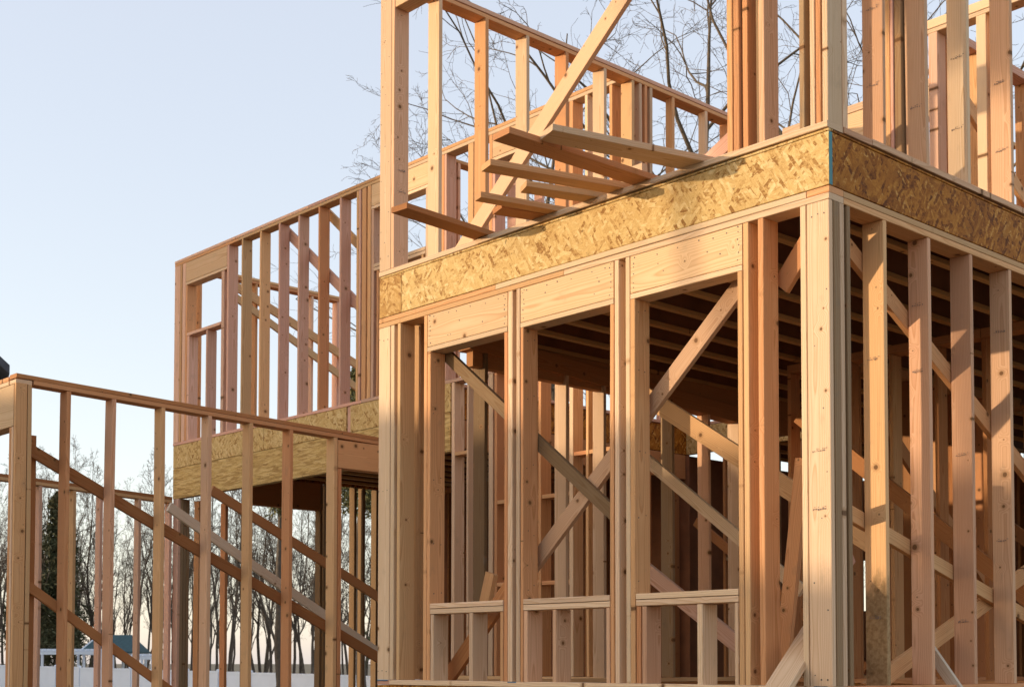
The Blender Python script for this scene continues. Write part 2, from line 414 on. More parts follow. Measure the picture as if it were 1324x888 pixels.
# corner: flat stud flush with the front, a stud beside it
s = box('corner_post', fw, (0.002, 0.150), (0.0, 0.038), (ZS, ZP), 'cream')
POST = s
add_nails(s, [(P(0.035 + 0.04 * i, 0.0, zz + J(0.02)), VN) for i in range(3) for zz in (0.08, 2.63)] + [(P(random.uniform(.02, .13), 0.0, zz), VN) for zz in (2.2, 1.9, 1.55, 1.2, 0.95, 0.6, 0.45)])
for zz in (1.32, 1.0): add_stamp(POST, P(0.076, 0.0, zz), -AX['u'], AX['z'], VN, 0.04)
fstud(0.154, 0.194, mat='cream')
for a, b in ((3.905, 4.035), (2.50, 2.585), (0.03, 0.12)): box('chalk_mark', fw, (a, b), (-0.0062, -0.0042), (0.030, 0.037), 'chalk', gap=0.0001, ch=0.0003)
# diagonal braces nailed to the inner side
brace('brace', fw, (3.52, 0.165, 2.49), (1.72, 0.165, 1.09), 0.088, 0.038, 'rough')  # dark lumber carries the shade this brace should lie in
brace('brace', fw, (2.62, 0.205, 0.77), (0.70, 0.205, 2.46), 0.112, 0.038, 'peach')
brace('brace', fw, (3.56, 0.25, -0.0), (2.62, 0.25, 0.90), 0.12, 0.038, 'brown')
brace('brace', fw, (0.46, 0.19, 2.33), (0.17, 0.19, 2.67), 0.12, 0.038, 'fir')

rw = thing('stud_wall', 'shaded ground floor right wall frame of evenly spaced studs beside the corner', 'stud wall', (0.07, 2.5, 0))
box('sole_plate', rw, (0.0, 0.14), (0.142, 9.0), (0, ZS), 'fir')
box('top_plate', rw, (0.0, 0.14), (0.142, 4.4), (ZP, 2.732), 'fir')
box('top_plate', rw, (0.0, 0.14), (4.402, 9.0), (ZP, 2.732), 'pink')
box('top_plate', rw, (0.001, 0.14), (0.142, 2.9), (2.732, 2.77), 'fir')
box('top_plate', rw, (0.0, 0.14), (2.902, 9.0), (2.732, 2.77), 'fir')
def rstud(v0, v1, mat=None, u0=0.0, u1=0.14, z0=ZS, z1=ZP, par=None, name='stud'):
    return box(name, par or rw, (u0 + J(), u1 + J()), (v0, v1), (z0, z1), mat or pick())
rstud(0.040, 0.098, 'old'); rstud(0.100, 0.143, 'cream'); rstud(0.166, 0.204, 'old')
rmats = ['muddy', 'peach', 'peach', 'peach', 'fir', 'cream', 'fir']
vv = [0.531, 1.012, 1.503, 1.995, 2.48] + [2.48 + 0.487 * i for i in range(1, 13)]
for i, v0 in enumerate(vv):
    s = rstud(v0, v0 + 0.038, rmats[i % 7])
    if i == 0: s['label'] = 'stud with mud stains on its lower part'
    if i < 4:
        for zz in random.sample([0.42, 0.95, 1.45, 1.9, 2.3], 2): add_stamp(s, P(0.07, v0, zz), -AX['u'], AX['z'], VN)
brace('brace', rw, (0.165, 0.12, 3.02 - 0.32), (0.165, 3.3, 1.03), 0.105, 0.038, 'fir', (1, 0, 0))
brace('brace', rw, (0.165, -0.0 + 0.2, 1.07), (0.165, 3.6, 0.18), 0.09, 0.038, 'fir', (1, 0, 0))
brace('brace', rw, (0.205, 0.62, 0.0), (0.205, 3.8, 1.26), 0.10, 0.038, 'fir', (1, 0, 0))
brace('brace', rw, (0.24, 0.2, 0.52), (0.30, 0.62, 0.80), 0.11, 0.038, 'pink', (1, 0, 0))

# ------------------------------------------------------------------ upper platform of the corner block
up = thing('upper_floor_platform', 'second floor deck edged with wide strand board above the sunlit windows', 'floor platform', (2, 3, 2.77))
Z0, Z1, ZD = 2.772, 3.071, 3.089
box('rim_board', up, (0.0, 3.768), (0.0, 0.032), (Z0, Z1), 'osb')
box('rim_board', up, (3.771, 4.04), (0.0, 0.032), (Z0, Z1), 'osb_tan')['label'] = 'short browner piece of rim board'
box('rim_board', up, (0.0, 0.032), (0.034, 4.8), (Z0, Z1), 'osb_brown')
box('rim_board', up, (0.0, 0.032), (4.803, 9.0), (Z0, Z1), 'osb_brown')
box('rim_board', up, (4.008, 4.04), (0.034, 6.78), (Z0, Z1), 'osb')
box('seam_tape', up, (-0.0025, 0.0015), (0.001, 0.034), (Z0 + 0.002, Z1 - 0.002), 'tape', ch=0.0005)
box('subfloor', up, (0.0, 4.04), (0.0, 0.045), (Z1 + 0.001, ZD), 'osb')
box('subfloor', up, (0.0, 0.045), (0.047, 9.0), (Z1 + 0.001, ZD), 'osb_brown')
box('subfloor', up, (0.047, 4.04), (0.047, 6.78), (Z1 + 0.001, ZD), 'shade_board')
box('subfloor', up, (0.047, 2.4), (6.783, 9.0), (Z1 + 0.001, ZD), 'shade_board')
def ijoist(parent, u, v0, v1, z0, z1, mat='joist'):
    o = box('joist', parent, (u - 0.03, u + 0.03), (v0, v1), (z0, z0 + 0.038), mat)
    vs = [v.co.copy() for v in o.data.vertices]; fs = [tuple(p.vertices) for p in o.data.polygons]
    h = z1 - z0
    inv = mworld(o).inverted()
    def addb(uu, zz):
        i = len(vs)
        for a in uu:
            for b in (v0, v1):
                for c in zz: vs.append(inv @ P(a, b, c))
        for f in ((0, 1, 3, 2), (4, 6, 7, 5), (0, 4, 5, 1), (2, 3, 7, 6), (0, 2, 6, 4), (1, 5, 7, 3)):
            fs.append(tuple(i + k for k in f))
    addb((u - 0.006, u + 0.006), (z0 + 0.036, z1 - 0.036)); addb((u - 0.03, u + 0.03), (z1 - 0.038, z1))
    me = bpy.data.meshes.new('joist'); me.from_pydata([tuple(v) for v in vs], [], fs); me.materials.append(M[mat]); me.materials.append(M['shade_board'])
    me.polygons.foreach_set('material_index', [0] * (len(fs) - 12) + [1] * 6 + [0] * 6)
    o.data = me
    return o
for i in range(10):
    ijoist(up, 0.40 + 0.395 * i, 0.05, 6.76, Z0 + 0.002, Z1 - 0.001)
for i in range(5):
    ijoist(up, 0.40 + 0.395 * i, 6.78, 8.9, Z0 + 0.002, Z1 - 0.001)

# ------------------------------------------------------------------ upper storey: front opening wall, right wall
UZ0, UZ1, UZP, UZT = ZD + 0.001, 3.128, 5.424, 5.50
uf = thing('stud_wall', 'upper front wall frame with a wide open gap where loose boards stick out', 'stud wall', (2, 0.07, ZD))
def ufstud(u0, u1, mat=None, v0=0.0, v1=0.14, z1=UZP, z0=UZ1):
    return box('stud', uf, (u0, u1), (v0 + J(), v1 + J()), (z0, z1), mat or pick())
box('sole_plate', uf, (0.0, 2.9), (-0.012, 0.14), (UZ0, UZ1), 'cream')
box('sole_plate', uf, (2.902, 4.042), (-0.004, 0.14), (UZ0, UZ1), 'cream')
box('top_plate', uf, (0.0, 4.04), (0, 0.14), (UZP, 5.461), 'fir')
box('top_plate', uf, (0.0, 4.04), (0, 0.14), (5.462, UZT), 'fir')
box('header', uf, (0.61, 3.86), (0.002, 0.138), (5.12, UZP), 'plank')
s = ufstud(3.901, 4.04, 'cream', 0.0, 0.038)
add_nails(s, [(P(3.93 + 0.045 * (i % 3), 0.0, 3.2 + 0.13 * i + J(0.03)), VN) for i in range(14)])
s = ufstud(3.862, 3.899, 'peach'); add_stamp(s, P(3.862, 0.07, 3.88), AX['v'], AX['z'], UN); add_stamp(s, P(3.862, 0.07, 3.72), AX['v'], AX['z'], UN)
ufstud(0.656, 0.699, 'fir'); ufstud(0.609, 0.653, 'fir'); ufstud(0.56, 0.60, 'fir', 0.02, 0.14)
ufstud(0.428, 0.471, 'peach'); ufstud(0.474, 0.512, 'old', 0.03, 0.14)
ufstud(0.156, 0.193, 'old'); ufstud(0.087, 0.122, 'cream'); ufstud(0.047, 0.082, 'fir', 0.0, 0.14); ufstud(0.003, 0.042, 'cream', 0, 0.14)
brace('brace', uf, (3.30, 0.17, 3.14), (0.95, 0.17, 5.05), 0.125, 0.038, 'peach')

ur = thing('stud_wall', 'pinkish upper right wall frame of tall studs above the brown strand board', 'stud wall', (0.07, 2.5, ZD))
box('sole_plate', ur, (-0.008, 0.14), (0.142, 0.42), (UZ0, UZ1), 'peach')
brace('sole_plate', ur, (0.066, 0.422, UZ0 + 0.024), (0.066, 3.4, UZ0 + 0.030), 0.148, 0.037, 'peach', (0, 0, 1))
box('sole_plate', ur, (-0.006, 0.14), (3.402, 9.0), (UZ0, UZ1), 'fir')
box('top_plate', ur, (0, 0.14), (0.142, 9.0), (UZP, 5.461), 'fir')
box('top_plate', ur, (0, 0.14), (0.142, 9.0), (5.462, UZT), 'fir')
def urstud(v0, v1, mat=None, u0=0.0, u1=0.14):
    return box('stud', ur, (u0 + J(), u1 + J()), (v0, v1), (UZ1 + (0.012 if v0 > 0.4 else 0), UZP), mat or pick())
urstud(0.142, 0.192, 'cream')
for i, v0 in enumerate([0.549, 1.015, 1.499, 2.047] + [2.047 + 0.487 * k for k in range(1, 14)]):
    s = urstud(v0, v0 + (0.03 if i == 0 else 0.038), ['peach', 'peach', 'cream', 'peach'][i % 4])
    if i < 4:
        for zz in random.sample([3.35, 3.5, 3.7, 3.95], 2): add_stamp(s, P(0.07, v0, zz), -AX['u'], AX['z'], VN)
ip = thing('timber_post', 'built-up post of three studs just behind the second upper right stud', 'post', (0.21, 1.0, ZD))
box('stud', ip, (0.225, 0.275), (0.985, 1.12), (UZ1, UZP), 'fir'); box('stud', ip, (0.20, 0.224), (0.98, 1.12), (UZ1, UZP), 'pink'); box('stud', ip, (0.150, 0.198), (0.985, 1.12), (UZ1, UZP), 'old')

# ------------------------------------------------------------------ upper left side wall of the block (plane u = 3.9 .. 4.04)
ul = thing('stud_wall', 'upper side wall frame sloping down in view behind the overhanging boards', 'stud wall', (3.97, 2.4, ZD))
ULT = 5.44
box('sole_plate', ul, (3.9, 4.04), (0.142, 5.0), (UZ0, UZ1), 'fir')
box('top_plate', ul, (3.9, 4.04), (0.142, 2.74), (ULT - 0.076, ULT - 0.039), 'fir')
box('top_plate', ul, (3.9, 4.04), (2.742, 5.0), (ULT - 0.076, ULT - 0.039), 'fir')
box('top_plate', ul, (3.898, 4.04), (0.142, 2.2), (ULT - 0.038, ULT), 'pink')
box('top_plate', ul, (3.898, 4.04), (2.202, 5.0), (ULT - 0.038, ULT), 'pink')
for i, v0 in enumerate([0.466, 0.951, 1.406, 1.867, 2.337, 2.70, 2.80, 2.87, 2.94, 3.25, 3.72, 4.10, 4.56, 4.93]):
    box('stud', ul, (3.90 + J(), (3.985 if v0 in (3.25, 3.72) else 4.04) + J()), (v0, v0 + 0.038), (UZ1, ULT - 0.077), ['cream', 'fir', 'cream', 'fir'][i % 4])

# ------------------------------------------------------------------ wing front wall (plane v = 2.76), its floor and beam
VW = 2.76
wf = thing('stud_wall', 'long pinkish upper wing wall frame with a small square window at its left end', 'stud wall', (8, VW + 0.07, 3.03))
WZ0, WZ1, WZP, WZT = 3.031, 3.069, 5.434, 5.51
def wstud(u0, u1, mat=None, z0=WZ1, z1=WZP, v0=VW, v1=VW + 0.14, name='stud', par=None):
    return box(name, par or wf, (u0, u1), (v0 + J(), v1 + J()), (z0, z1), mat or random.choice(['pink', 'pink', 'fir']))
box('sole_plate', wf, (4.06, 8.0), (VW - 0.003, VW + 0.14), (WZ0, WZ1), 'pink'); box('sole_plate', wf, (8.003, 12.18), (VW - 0.003, VW + 0.14), (WZ0, WZ1), 'pink')
for a, b in ((4.06, 7.5), (7.502, 10.6), (10.602, 12.18)): box('top_plate', wf, (a, b), (VW - 0.001, VW + 0.14), (WZP, WZP + 0.037), 'cream' if a < 7 else 'fir')
for a, b in ((4.06, 8.45), (8.452, 9.05), (9.052, 12.185)): box('top_plate', wf, (a, b), (VW - 0.002, VW + 0.14), (WZP + 0.038, WZT), 'pink' if a > 8 else 'fir')
wstud(12.04, 12.18, 'pink', v1=VW + 0.038); wstud(11.985, 12.035, 'fir'); wstud(11.893, 11.975, 'pink')
wstud(11.785, 11.84, 'pink', z1=4.445, name='cripple_stud'); wstud(11.32, 11.36, 'pink', z1=4.445, name='cripple_stud'); wstud(10.925, 10.995, 'pink', z1=5.13)
wstud(11.845, 11.888, 'fir', z1=5.13)
box('header', wf, (10.862, 11.89), (VW + 0.001, VW + 0.138), (5.172, WZP), 'plank'); box('header_plate', wf, (10.862, 11.89), (VW, VW + 0.139), (5.134, 5.170), 'cream')
box('window_sill', wf, (11.0, 11.842), (VW - 0.003, VW + 0.139), (4.448, 4.49), 'pink')
wstud(10.81, 10.858, 'pink')
for a in (10.481, 10.065, 9.647, 9.233, 8.815, 8.396): wstud(a, a + 0.038, 'pink' if random.random() < .75 else 'fir')
wstud(8.072, 8.114, 'fir'); wstud(8.028, 8.068, 'pink'); wstud(7.93, 8.01, 'fir'); wstud(7.842, 7.904, 'fir')
# second window, header in the sun
box('header', wf, (6.76, 7.835), (VW + 0.001, VW + 0.138), (5.196, WZP), 'plank'); box('header_plate', wf, (6.83, 7.835), (VW, VW + 0.139), (5.158, 5.194), 'cream')
wstud(7.79, 7.838, 'pink', z1=5.156); wstud(6.828, 6.885, 'cream', z1=5.156); wstud(6.712, 6.756, 'fir'); wstud(6.585, 6.709, 'fir', v1=VW + 0.038); wstud(6.545, 6.584, 'pink', v0=VW + 0.0)
box('window_sill', wf, (6.89, 7.788), (VW - 0.002, VW + 0.139), (4.500, 4.540), 'cream'); box('window_sill', wf, (6.89, 7.788), (VW, VW + 0.139), (4.46, 4.499), 'cream')
for a in (7.70, 7.30, 6.92): wstud(a, a + 0.038, 'fir', z1=4.458, name='cripple_stud')
wstud(6.12, 6.205, 'fir')
# third window
h3 = box('header', wf, (4.76, 5.835), (VW + 0.001, VW + 0.138), (5.196, WZP), 'plank'); box('header_plate', wf, (4.76, 5.835), (VW, VW + 0.139), (5.158, 5.194), 'cream')
text_part('pencil_mark', h3, '92', 0.15, -AX['u'], AX['z'], P(5.56, VW + 0.0006, 5.325), 'pencil')
wstud(5.838, 5.886, 'fir'); wstud(5.79, 5.834, 'pink', z1=5.156); wstud(4.76, 4.80, 'cream', z1=5.156); wstud(4.70, 4.751, 'fir'); wstud(4.51, 4.549, 'cream'); wstud(4.2, 4.24, 'fir')
box('window_sill', wf, (4.803, 5.788), (VW - 0.002, VW + 0.139), (3.52, 3.56), 'cream')
for a in (5.4, 5.0): wstud(a, a + 0.038, 'fir', z1=3.518, name='cripple_stud')
brace('brace', wf, (9.85, VW + 0.165, 5.84 - 0.37), (6.9, VW + 0.165, 3.1), 0.115, 0.038, 'pink')
brace('brace', wf, (8.97, VW + 0.205, 5.45), (7.9, VW + 0.205, 4.55), 0.10, 0.038, 'fir')

tw = thing('stud_wall', 'tall two-storey stud wall with cross blocks seen through the left window', 'stud wall', (5.2, VW + 0.07, 0))
for a, b, m in ((6.409, 6.458, 'cream'), (6.18, 6.212, 'cream'), (5.82, 5.888, 'cream'), (5.76, 5.80, 'fir'), (5.13, 5.17, 'fir'), (4.70, 4.753, 'cream'), (4.50, 4.535, 'fir'), (4.2, 4.24, 'cream')):
    box('stud', tw, (a, b), (VW + J(), VW + 0.139), (0.04, 3.028), m)
box('sole_plate', tw, (4.06, 6.46), (VW, VW + 0.14), (0, 0.038), 'fir')
for a, b, z in ((6.214, 6.407, 2.29), (4.755, 5.128, 1.74), (5.172, 5.758, 1.74), (5.172, 5.758, 0.93), (4.755, 5.128, 0.92), (4.537, 4.699, 2.1), (4.24, 4.5, 2.1)):
    box('blocking', tw, (a, b), (VW + 0.003, VW + 0.137), (z - 0.02, z + 0.02), 'fir')

wp = thing('wing_floor_platform', 'overhanging wing floor with strand board rim above a deep strand beam', 'floor platform', (9.3, 4.8, 2.3))
box('rim_board', wp, (8.28, 9.98), (VW, VW + 0.03), (2.732, 3.03), 'osb'); box('rim_board', wp, (9.985, 12.17), (VW, VW + 0.03), (2.732, 3.03), 'osb'); box('rim_board', wp, (6.47, 8.20), (VW, VW + 0.03), (2.732, 3.03), 'osb')
box('blocking', wp, (8.205, 8.275), (VW + 0.012, VW + 0.05), (2.735, 3.027), 'pink')
box('beam', wp, (6.47, 12.165), (VW - 0.002, VW + 0.09), (2.322, 2.729), 'lsl')
box('rim_board', wp, (12.13, 12.165), (VW + 0.09, 6.8), (2.732, 3.03), 'osb_brown')
box('beam', wp, (12.0, 12.13), (3.86, 5.05), (2.33, 2.72), 'brown')
box('subfloor', wp, (6.78, 12.165), (VW + 0.03, 6.8), (3.012, 3.0302), 'shade_board')
for i in range(13): ijoist(wp, 6.98 + 0.406 * i, VW + 0.10, 6.75, 2.735, 3.010)
box('rim_board', wp, (6.74, 6.775), (VW + 0.15, 6.8), (2.735, 3.065), 'osb_brown')
box('rim_board', wp, (2.42, 6.738), (6.80, 6.835), (2.735, 3.065), 'osb')
box('beam', wp, (6.742, 6.773), (VW + 0.15, 6.79), (2.43, 2.73), 'brown')
rb = box('rim_board', wp, (6.2, 12.1), (6.838, 6.868), (2.735, 3.0), 'osb_brown')
for i in range(10): ijoist(wp, 2.6 + 0.406 * i, 6.84, 10.4, 2.735, 3.045)
box('subfloor', wp, (2.42, 6.74), (6.84, 10.5), (3.047, 3.066), 'shade_board')
t_ = text_part('stamp_mark', wp, 'B', 0.075, -AX['u'], AX['z'], P(5.235, 6.799, 2.90), 'stamp')
# stamped ring round the letter
vs, fs = [], []
for k in range(28):
    an = k * 2 * math.pi / 28
    for r in (0.048, 0.055): vs.append(P(5.235 + r * math.cos(an), 6.7993, 2.90 + r * math.sin(an)))
for k in range(28):
    a, b = 2 * k, 2 * ((k + 1) % 28); fs.append((a, a + 1, b + 1, b))
poly('stamp_ring', wp, vs, fs, 'stamp')

wl = thing('stud_wall', 'far end wall frame of the wing seen between the pinkish upper studs', 'stud wall', (12.1, 4.8, 3.03))
box('sole_plate', wl, (12.03, 12.165), (VW + 0.142, 6.8), (WZ0, WZ1), 'pink')
box('top_plate', wl, (12.03, 12.17), (VW + 0.142, 6.8), (5.40, 5.438), 'fir'); box('top_plate', wl, (12.03, 12.17), (VW + 0.142, 6.8), (5.439, 5.476), 'fir')
for v0 in (3.05, 3.50, 3.92, 4.42, 4.85, 5.30, 5.75, 6.2, 6.65): box('stud', wl, (12.03, 12.165), (v0, v0 + 0.038), (WZ1, 5.398), random.choice(['pink', 'fir']))
brace('brace', wl, (11.99, 3.40, 5.36), (11.99, 6.4, 4.22), 0.12, 0.038, 'fir', (1, 0, 0))
brace('brace', wl, (11.95, 3.55, 5.13), (11.95, 6.5, 3.74), 0.10, 0.038, 'fir', (1, 0, 0))

wr = thing('stud_wall', 'rear upper wall frame of the wing glimpsed beneath the block ceiling', 'stud wall', (6.76, 4.8, 3.07))
box('sole_plate', wr, (6.70, 6.775), (VW + 0.15, 6.80), (3.068, 3.106), 'pink'); box('top_plate', wr, (6.64, 6.775), (VW + 0.15, 6.8), (5.42, 5.458), 'fir')
for k in range(10): box('stud', wr, (6.64, 6.775), (3.0 + 0.41 * k, 3.038 + 0.41 * k), (3.107, 5.419), 'pink')
wb = thing('stud_wall', 'rear upper cross wall frame glimpsed beyond the right window opening', 'stud wall', (5.0, 6.87, 3.07))
box('sole_plate', wb, (2.42, 6.738), (6.80, 6.94), (3.068, 3.106), 'pink'); box('top_plate', wb, (2.42, 6.63), (6.80, 6.94), (5.42, 5.458), 'fir')
for k in range(10): box('stud', wb, (2.5 + 0.42 * k, 2.538 + 0.42 * k), (6.80, 6.94), (3.107, 5.419), random.choice(['pink', 'fir']))
brace('brace', wb, (6.55, 6.76, 3.9), (5.3, 6.76, 2.95), 0.12, 0.038, 'fir'); brace('brace', wb, (4.4, 6.76, 3.1), (5.7, 6.76, 4.4), 0.12, 0.038, 'pink')

# ------------------------------------------------------------------ block side wall, ground floor (plane u = 3.9 .. 4.04)
bs = thing('stud_wall', 'open ground floor side wall with widely spaced pale studs under a dropped beam', 'stud wall', (3.97, 2.5, 0))
def bz(v): return 2.606 - 0.052 * (v - 1.55)
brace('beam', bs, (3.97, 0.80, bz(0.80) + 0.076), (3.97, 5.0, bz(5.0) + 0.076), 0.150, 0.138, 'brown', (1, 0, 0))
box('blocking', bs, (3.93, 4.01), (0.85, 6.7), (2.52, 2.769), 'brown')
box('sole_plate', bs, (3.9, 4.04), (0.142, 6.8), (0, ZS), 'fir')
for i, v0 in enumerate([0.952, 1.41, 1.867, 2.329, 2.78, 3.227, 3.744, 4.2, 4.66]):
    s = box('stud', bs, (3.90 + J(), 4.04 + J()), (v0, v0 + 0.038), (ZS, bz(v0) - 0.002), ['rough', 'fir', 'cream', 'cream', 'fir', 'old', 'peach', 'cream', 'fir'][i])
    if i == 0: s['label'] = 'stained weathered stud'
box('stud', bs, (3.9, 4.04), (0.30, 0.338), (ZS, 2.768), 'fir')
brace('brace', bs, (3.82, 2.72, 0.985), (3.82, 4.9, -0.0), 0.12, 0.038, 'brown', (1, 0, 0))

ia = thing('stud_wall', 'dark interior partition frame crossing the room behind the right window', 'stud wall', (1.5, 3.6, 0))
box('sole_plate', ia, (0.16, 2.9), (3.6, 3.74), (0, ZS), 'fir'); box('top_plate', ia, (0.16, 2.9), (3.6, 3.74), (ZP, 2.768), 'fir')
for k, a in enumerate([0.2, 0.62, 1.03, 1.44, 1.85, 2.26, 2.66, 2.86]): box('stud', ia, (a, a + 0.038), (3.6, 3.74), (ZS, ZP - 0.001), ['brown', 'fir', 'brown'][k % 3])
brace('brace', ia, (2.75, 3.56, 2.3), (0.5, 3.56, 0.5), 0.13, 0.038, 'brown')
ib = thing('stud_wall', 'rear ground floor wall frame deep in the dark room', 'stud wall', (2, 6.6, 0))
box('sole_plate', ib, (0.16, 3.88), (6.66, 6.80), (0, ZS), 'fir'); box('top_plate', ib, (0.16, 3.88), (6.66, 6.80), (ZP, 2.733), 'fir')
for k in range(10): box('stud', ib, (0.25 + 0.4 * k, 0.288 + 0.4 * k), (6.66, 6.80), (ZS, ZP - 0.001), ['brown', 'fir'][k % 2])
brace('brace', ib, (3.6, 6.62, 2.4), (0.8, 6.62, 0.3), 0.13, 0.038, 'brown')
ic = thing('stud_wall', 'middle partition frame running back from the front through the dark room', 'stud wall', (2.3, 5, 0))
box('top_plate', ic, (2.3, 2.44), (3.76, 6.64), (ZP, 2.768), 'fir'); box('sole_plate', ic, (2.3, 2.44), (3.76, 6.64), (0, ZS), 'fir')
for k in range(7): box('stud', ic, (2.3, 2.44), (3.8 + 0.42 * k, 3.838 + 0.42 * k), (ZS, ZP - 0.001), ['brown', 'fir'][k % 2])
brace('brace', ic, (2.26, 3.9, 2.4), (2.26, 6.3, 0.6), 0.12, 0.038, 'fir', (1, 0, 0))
rs_ = thing('stud_wall', 'rear wall frame with panels added to keep the ground floor dark', 'stud wall', (4, 10, 0))
for a, b, z0, z1 in ((2.4, 5.35, -0.3, 2.73), (5.352, 5.70, -0.3, 0.35), (5.352, 5.70, 1.95, 2.73), (5.702, 6.50, -0.3, 2.73), (6.502, 6.765, -0.3, 0.9), (6.502, 6.765, 1.6, 2.73)): box('closing_panel', rs_, (a, b), (10.42, 10.435), (z0, z1), 'shade_board')  # panels added to shut out light from behind the room
box('closing_panel', rs_, (6.745, 6.76), (6.84, 10.41), (-0.3, 2.73), 'shade_board')
box('closing_panel', rs_, (0.0, 2.42), (8.9, 8.915), (0.75, 2.76), 'shade_board'); box('closing_panel', rs_, (1.3, 2.42), (8.9, 8.915), (0.0, 0.748), 'shade_board')
box('closing_panel', rs_, (2.42, 2.435), (8.9, 10.41), (-0.3, 2.73), 'shade_board')
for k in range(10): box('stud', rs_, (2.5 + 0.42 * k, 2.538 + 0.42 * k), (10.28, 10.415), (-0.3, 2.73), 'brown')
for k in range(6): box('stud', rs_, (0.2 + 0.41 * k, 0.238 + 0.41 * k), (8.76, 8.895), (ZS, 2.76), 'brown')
# free temporary braces in the room
def plank(label, a, b, w, t, mat, wdir=None, name='loose_board', cat='board', group=None, twist=0.0):
    o = brace(name, None, a, b, w, t, mat, wdir, twist=twist)
    return tag(o, label, cat, group)
G1 = 'temporary diagonal braces inside the ground floor room'
plank('long brown brace sloping down right behind the right window opening', (2.35, 1.0, 2.135), (0.30, 1.0, 0.835), 0.125, 0.038, 'fir', name='diagonal_brace', cat='brace', group=G1)
plank('pale brace sloping down right below the long brown one, deeper in the room', (3.7, 2.4, 2.05), (1.9, 2.4, 0.71), 0.10, 0.038, 'cream', name='diagonal_brace', cat='brace', group=G1)
plank('pinkish brace low behind the sill of the right window', (3.0, 1.6, 1.03), (1.45, 1.6, 0.01), 0.12, 0.038, 'pink', name='diagonal_brace', cat='brace', group=G1)
plank('steep leaning brace just left of the corner post', (1.01, 0.9, 0.0), (0.82, 0.9, 1.45), 0.10, 0.038, 'fir', name='diagonal_brace', cat='brace', group=G1)
plank('short stump of lumber poking up behind the left window sill', (3.56, 0.6, 0.40), (3.42, 0.6, 0.835), 0.10, 0.045, 'fir', name='lumber_offcut', cat='board')
plank('rough board slanting out through the gap left of the corner post', (0.13, -0.55, -0.20), (0.40, 0.55, 0.49), 0.17, 0.038, 'cream', (0, -0.75, 0.66))
plank('pale blue-white plank leaning at the foot of the third right stud', (0.19, 1.30, 0.255), (0.0, 1.30, -0.0), 0.07, 0.03, 'pale_grey')

# ------------------------------------------------------------------ upper walls further back
c1 = thing('stud_wall', 'low-looking lit cross wall frame behind the upper corner studs', 'stud wall', (2.5, 4.97, ZD))
box('sole_plate', c1, (0.16, 3.88), (4.9, 5.04), (UZ0, UZ1), 'fir')
box('top_plate', c1, (1.9, 3.88), (4.9, 5.04), (UZP, UZT), 'cream'); box('header', c1, (1.9, 3.3), (4.902, 5.038), (5.15, UZP - 0.002), 'plank')
for a in (3.83, 3.6, 3.3, 1.9, 1.86): box('stud', c1, (a, a + 0.038), (4.9, 5.04), (UZ1, UZP - 0.001 if a != 1.86 else 5.14), 'fir')
c2 = thing('stud_wall', 'sunlit upper partition frame seen between the right wall studs', 'stud wall', (1.0, 4.0, ZD))
box('sole_plate', c2, (0.16, 1.7), (3.95, 4.09), (UZ0, UZ1), 'fir'); box('top_plate', c2, (0.16, 1.72), (3.948, 4.09), (5.462, 5.54), 'cream'); box('top_plate', c2, (0.16, 1.72), (3.95, 4.09), (UZP, 5.461), 'cream')
for a, b, m in ((1.615, 1.70, 'pink'), (1.18, 1.268, 'cream'), (1.08, 1.12, 'fir'), (0.66, 0.70, 'fir'), (0.3, 0.34, 'fir')): box('stud', c2, (a, b), (3.95, 4.09), (UZ1, UZP - 0.001), m)
c3 = thing('stud_wall', 'upper partition with a diagonal brace seen behind the tall right studs', 'stud wall', (1.66, 5.3, ZD))
box('top_plate', c3, (1.58, 1.72), (4.1, 7.5), (UZP, UZT), 'pink'); box('sole_plate', c3, (1.58, 1.72), (4.1, 7.5), (UZ0, UZ1), 'fir')
for k in range(8): box('stud', c3, (1.58, 1.72), (4.12 + 0.45 * k, 4.158 + 0.45 * k), (UZ1, UZP - 0.001), 'fir')
brace('brace', c3, (1.55, 4.2, 3.3), (1.55, 6.6, 5.3), 0.12, 0.038, 'fir', (1, 0, 0)); brace('brace', c3, (1.51, 4.15, 4.9), (1.51, 7.0, 3.2), 0.12, 0.038, 'fir', (1, 0, 0))

# ------------------------------------------------------------------ loose boards on the upper sole plate
GB = 'loose boards sticking out over the upper front sole plate'
def loose(label, tip, root, w, mat, t=0.038, inn=1.0, z=3.1285):
    a = Vector(tip); b = Vector(root)
    d = (b - a).normalized()
    e = b + d * inn
    zt = z + t / 2
    plank(label, (a.x, a.y, zt + (a.z if len(tip) > 2 else 0)), (e.x, e.y, zt + 0.0), w, t, mat, (0, 0, 1), group=GB)
def lb(label, tip, root, w, mat, zt=0.0, t=0.038, inn=1.0, z=3.1285):
    a = Vector((*tip, 0)); b = Vector((*root, 0)); d = (b - a).normalized(); e = b + d * inn
    k = zt / (b - a).length      # rise per metre towards the tip, pivoting on the plate edge
    plank(label, (a.x, a.y, z + t / 2 + zt), (e.x, e.y, z + t / 2 - k * inn), w, t, mat, (0, 0, 1), group=GB)
lb('dark split board lying flat, lowest and leftmost of the loose boards', (2.80, -0.78), (2.86, 0.0), 0.15, 'brown', 0.0)
lb('long orange board crossing in front of the diagonal brace, third from the top', (1.83, -0.88), (1.57, 0.0), 0.13, 'fir', 0.0)
lb('short thick board just below the long crossing board', (1.99, -0.42), (1.79, 0.0), 0.13, 'fir', 0.02)
lb('thin pale-ended board second from the bottom left', (2.29, -0.54), (2.14, 0.0), 0.09, 'fir', 0.005)
lb('wide stub board tucked under the thin pale-ended one', (2.37, -0.30), (2.27, 0.0), 0.15, 'brown', -0.0)
lb('long board second from the top, its end pointing up left', (1.43, -1.12), (1.36, 0.0), 0.15, 'fir', 0.015)
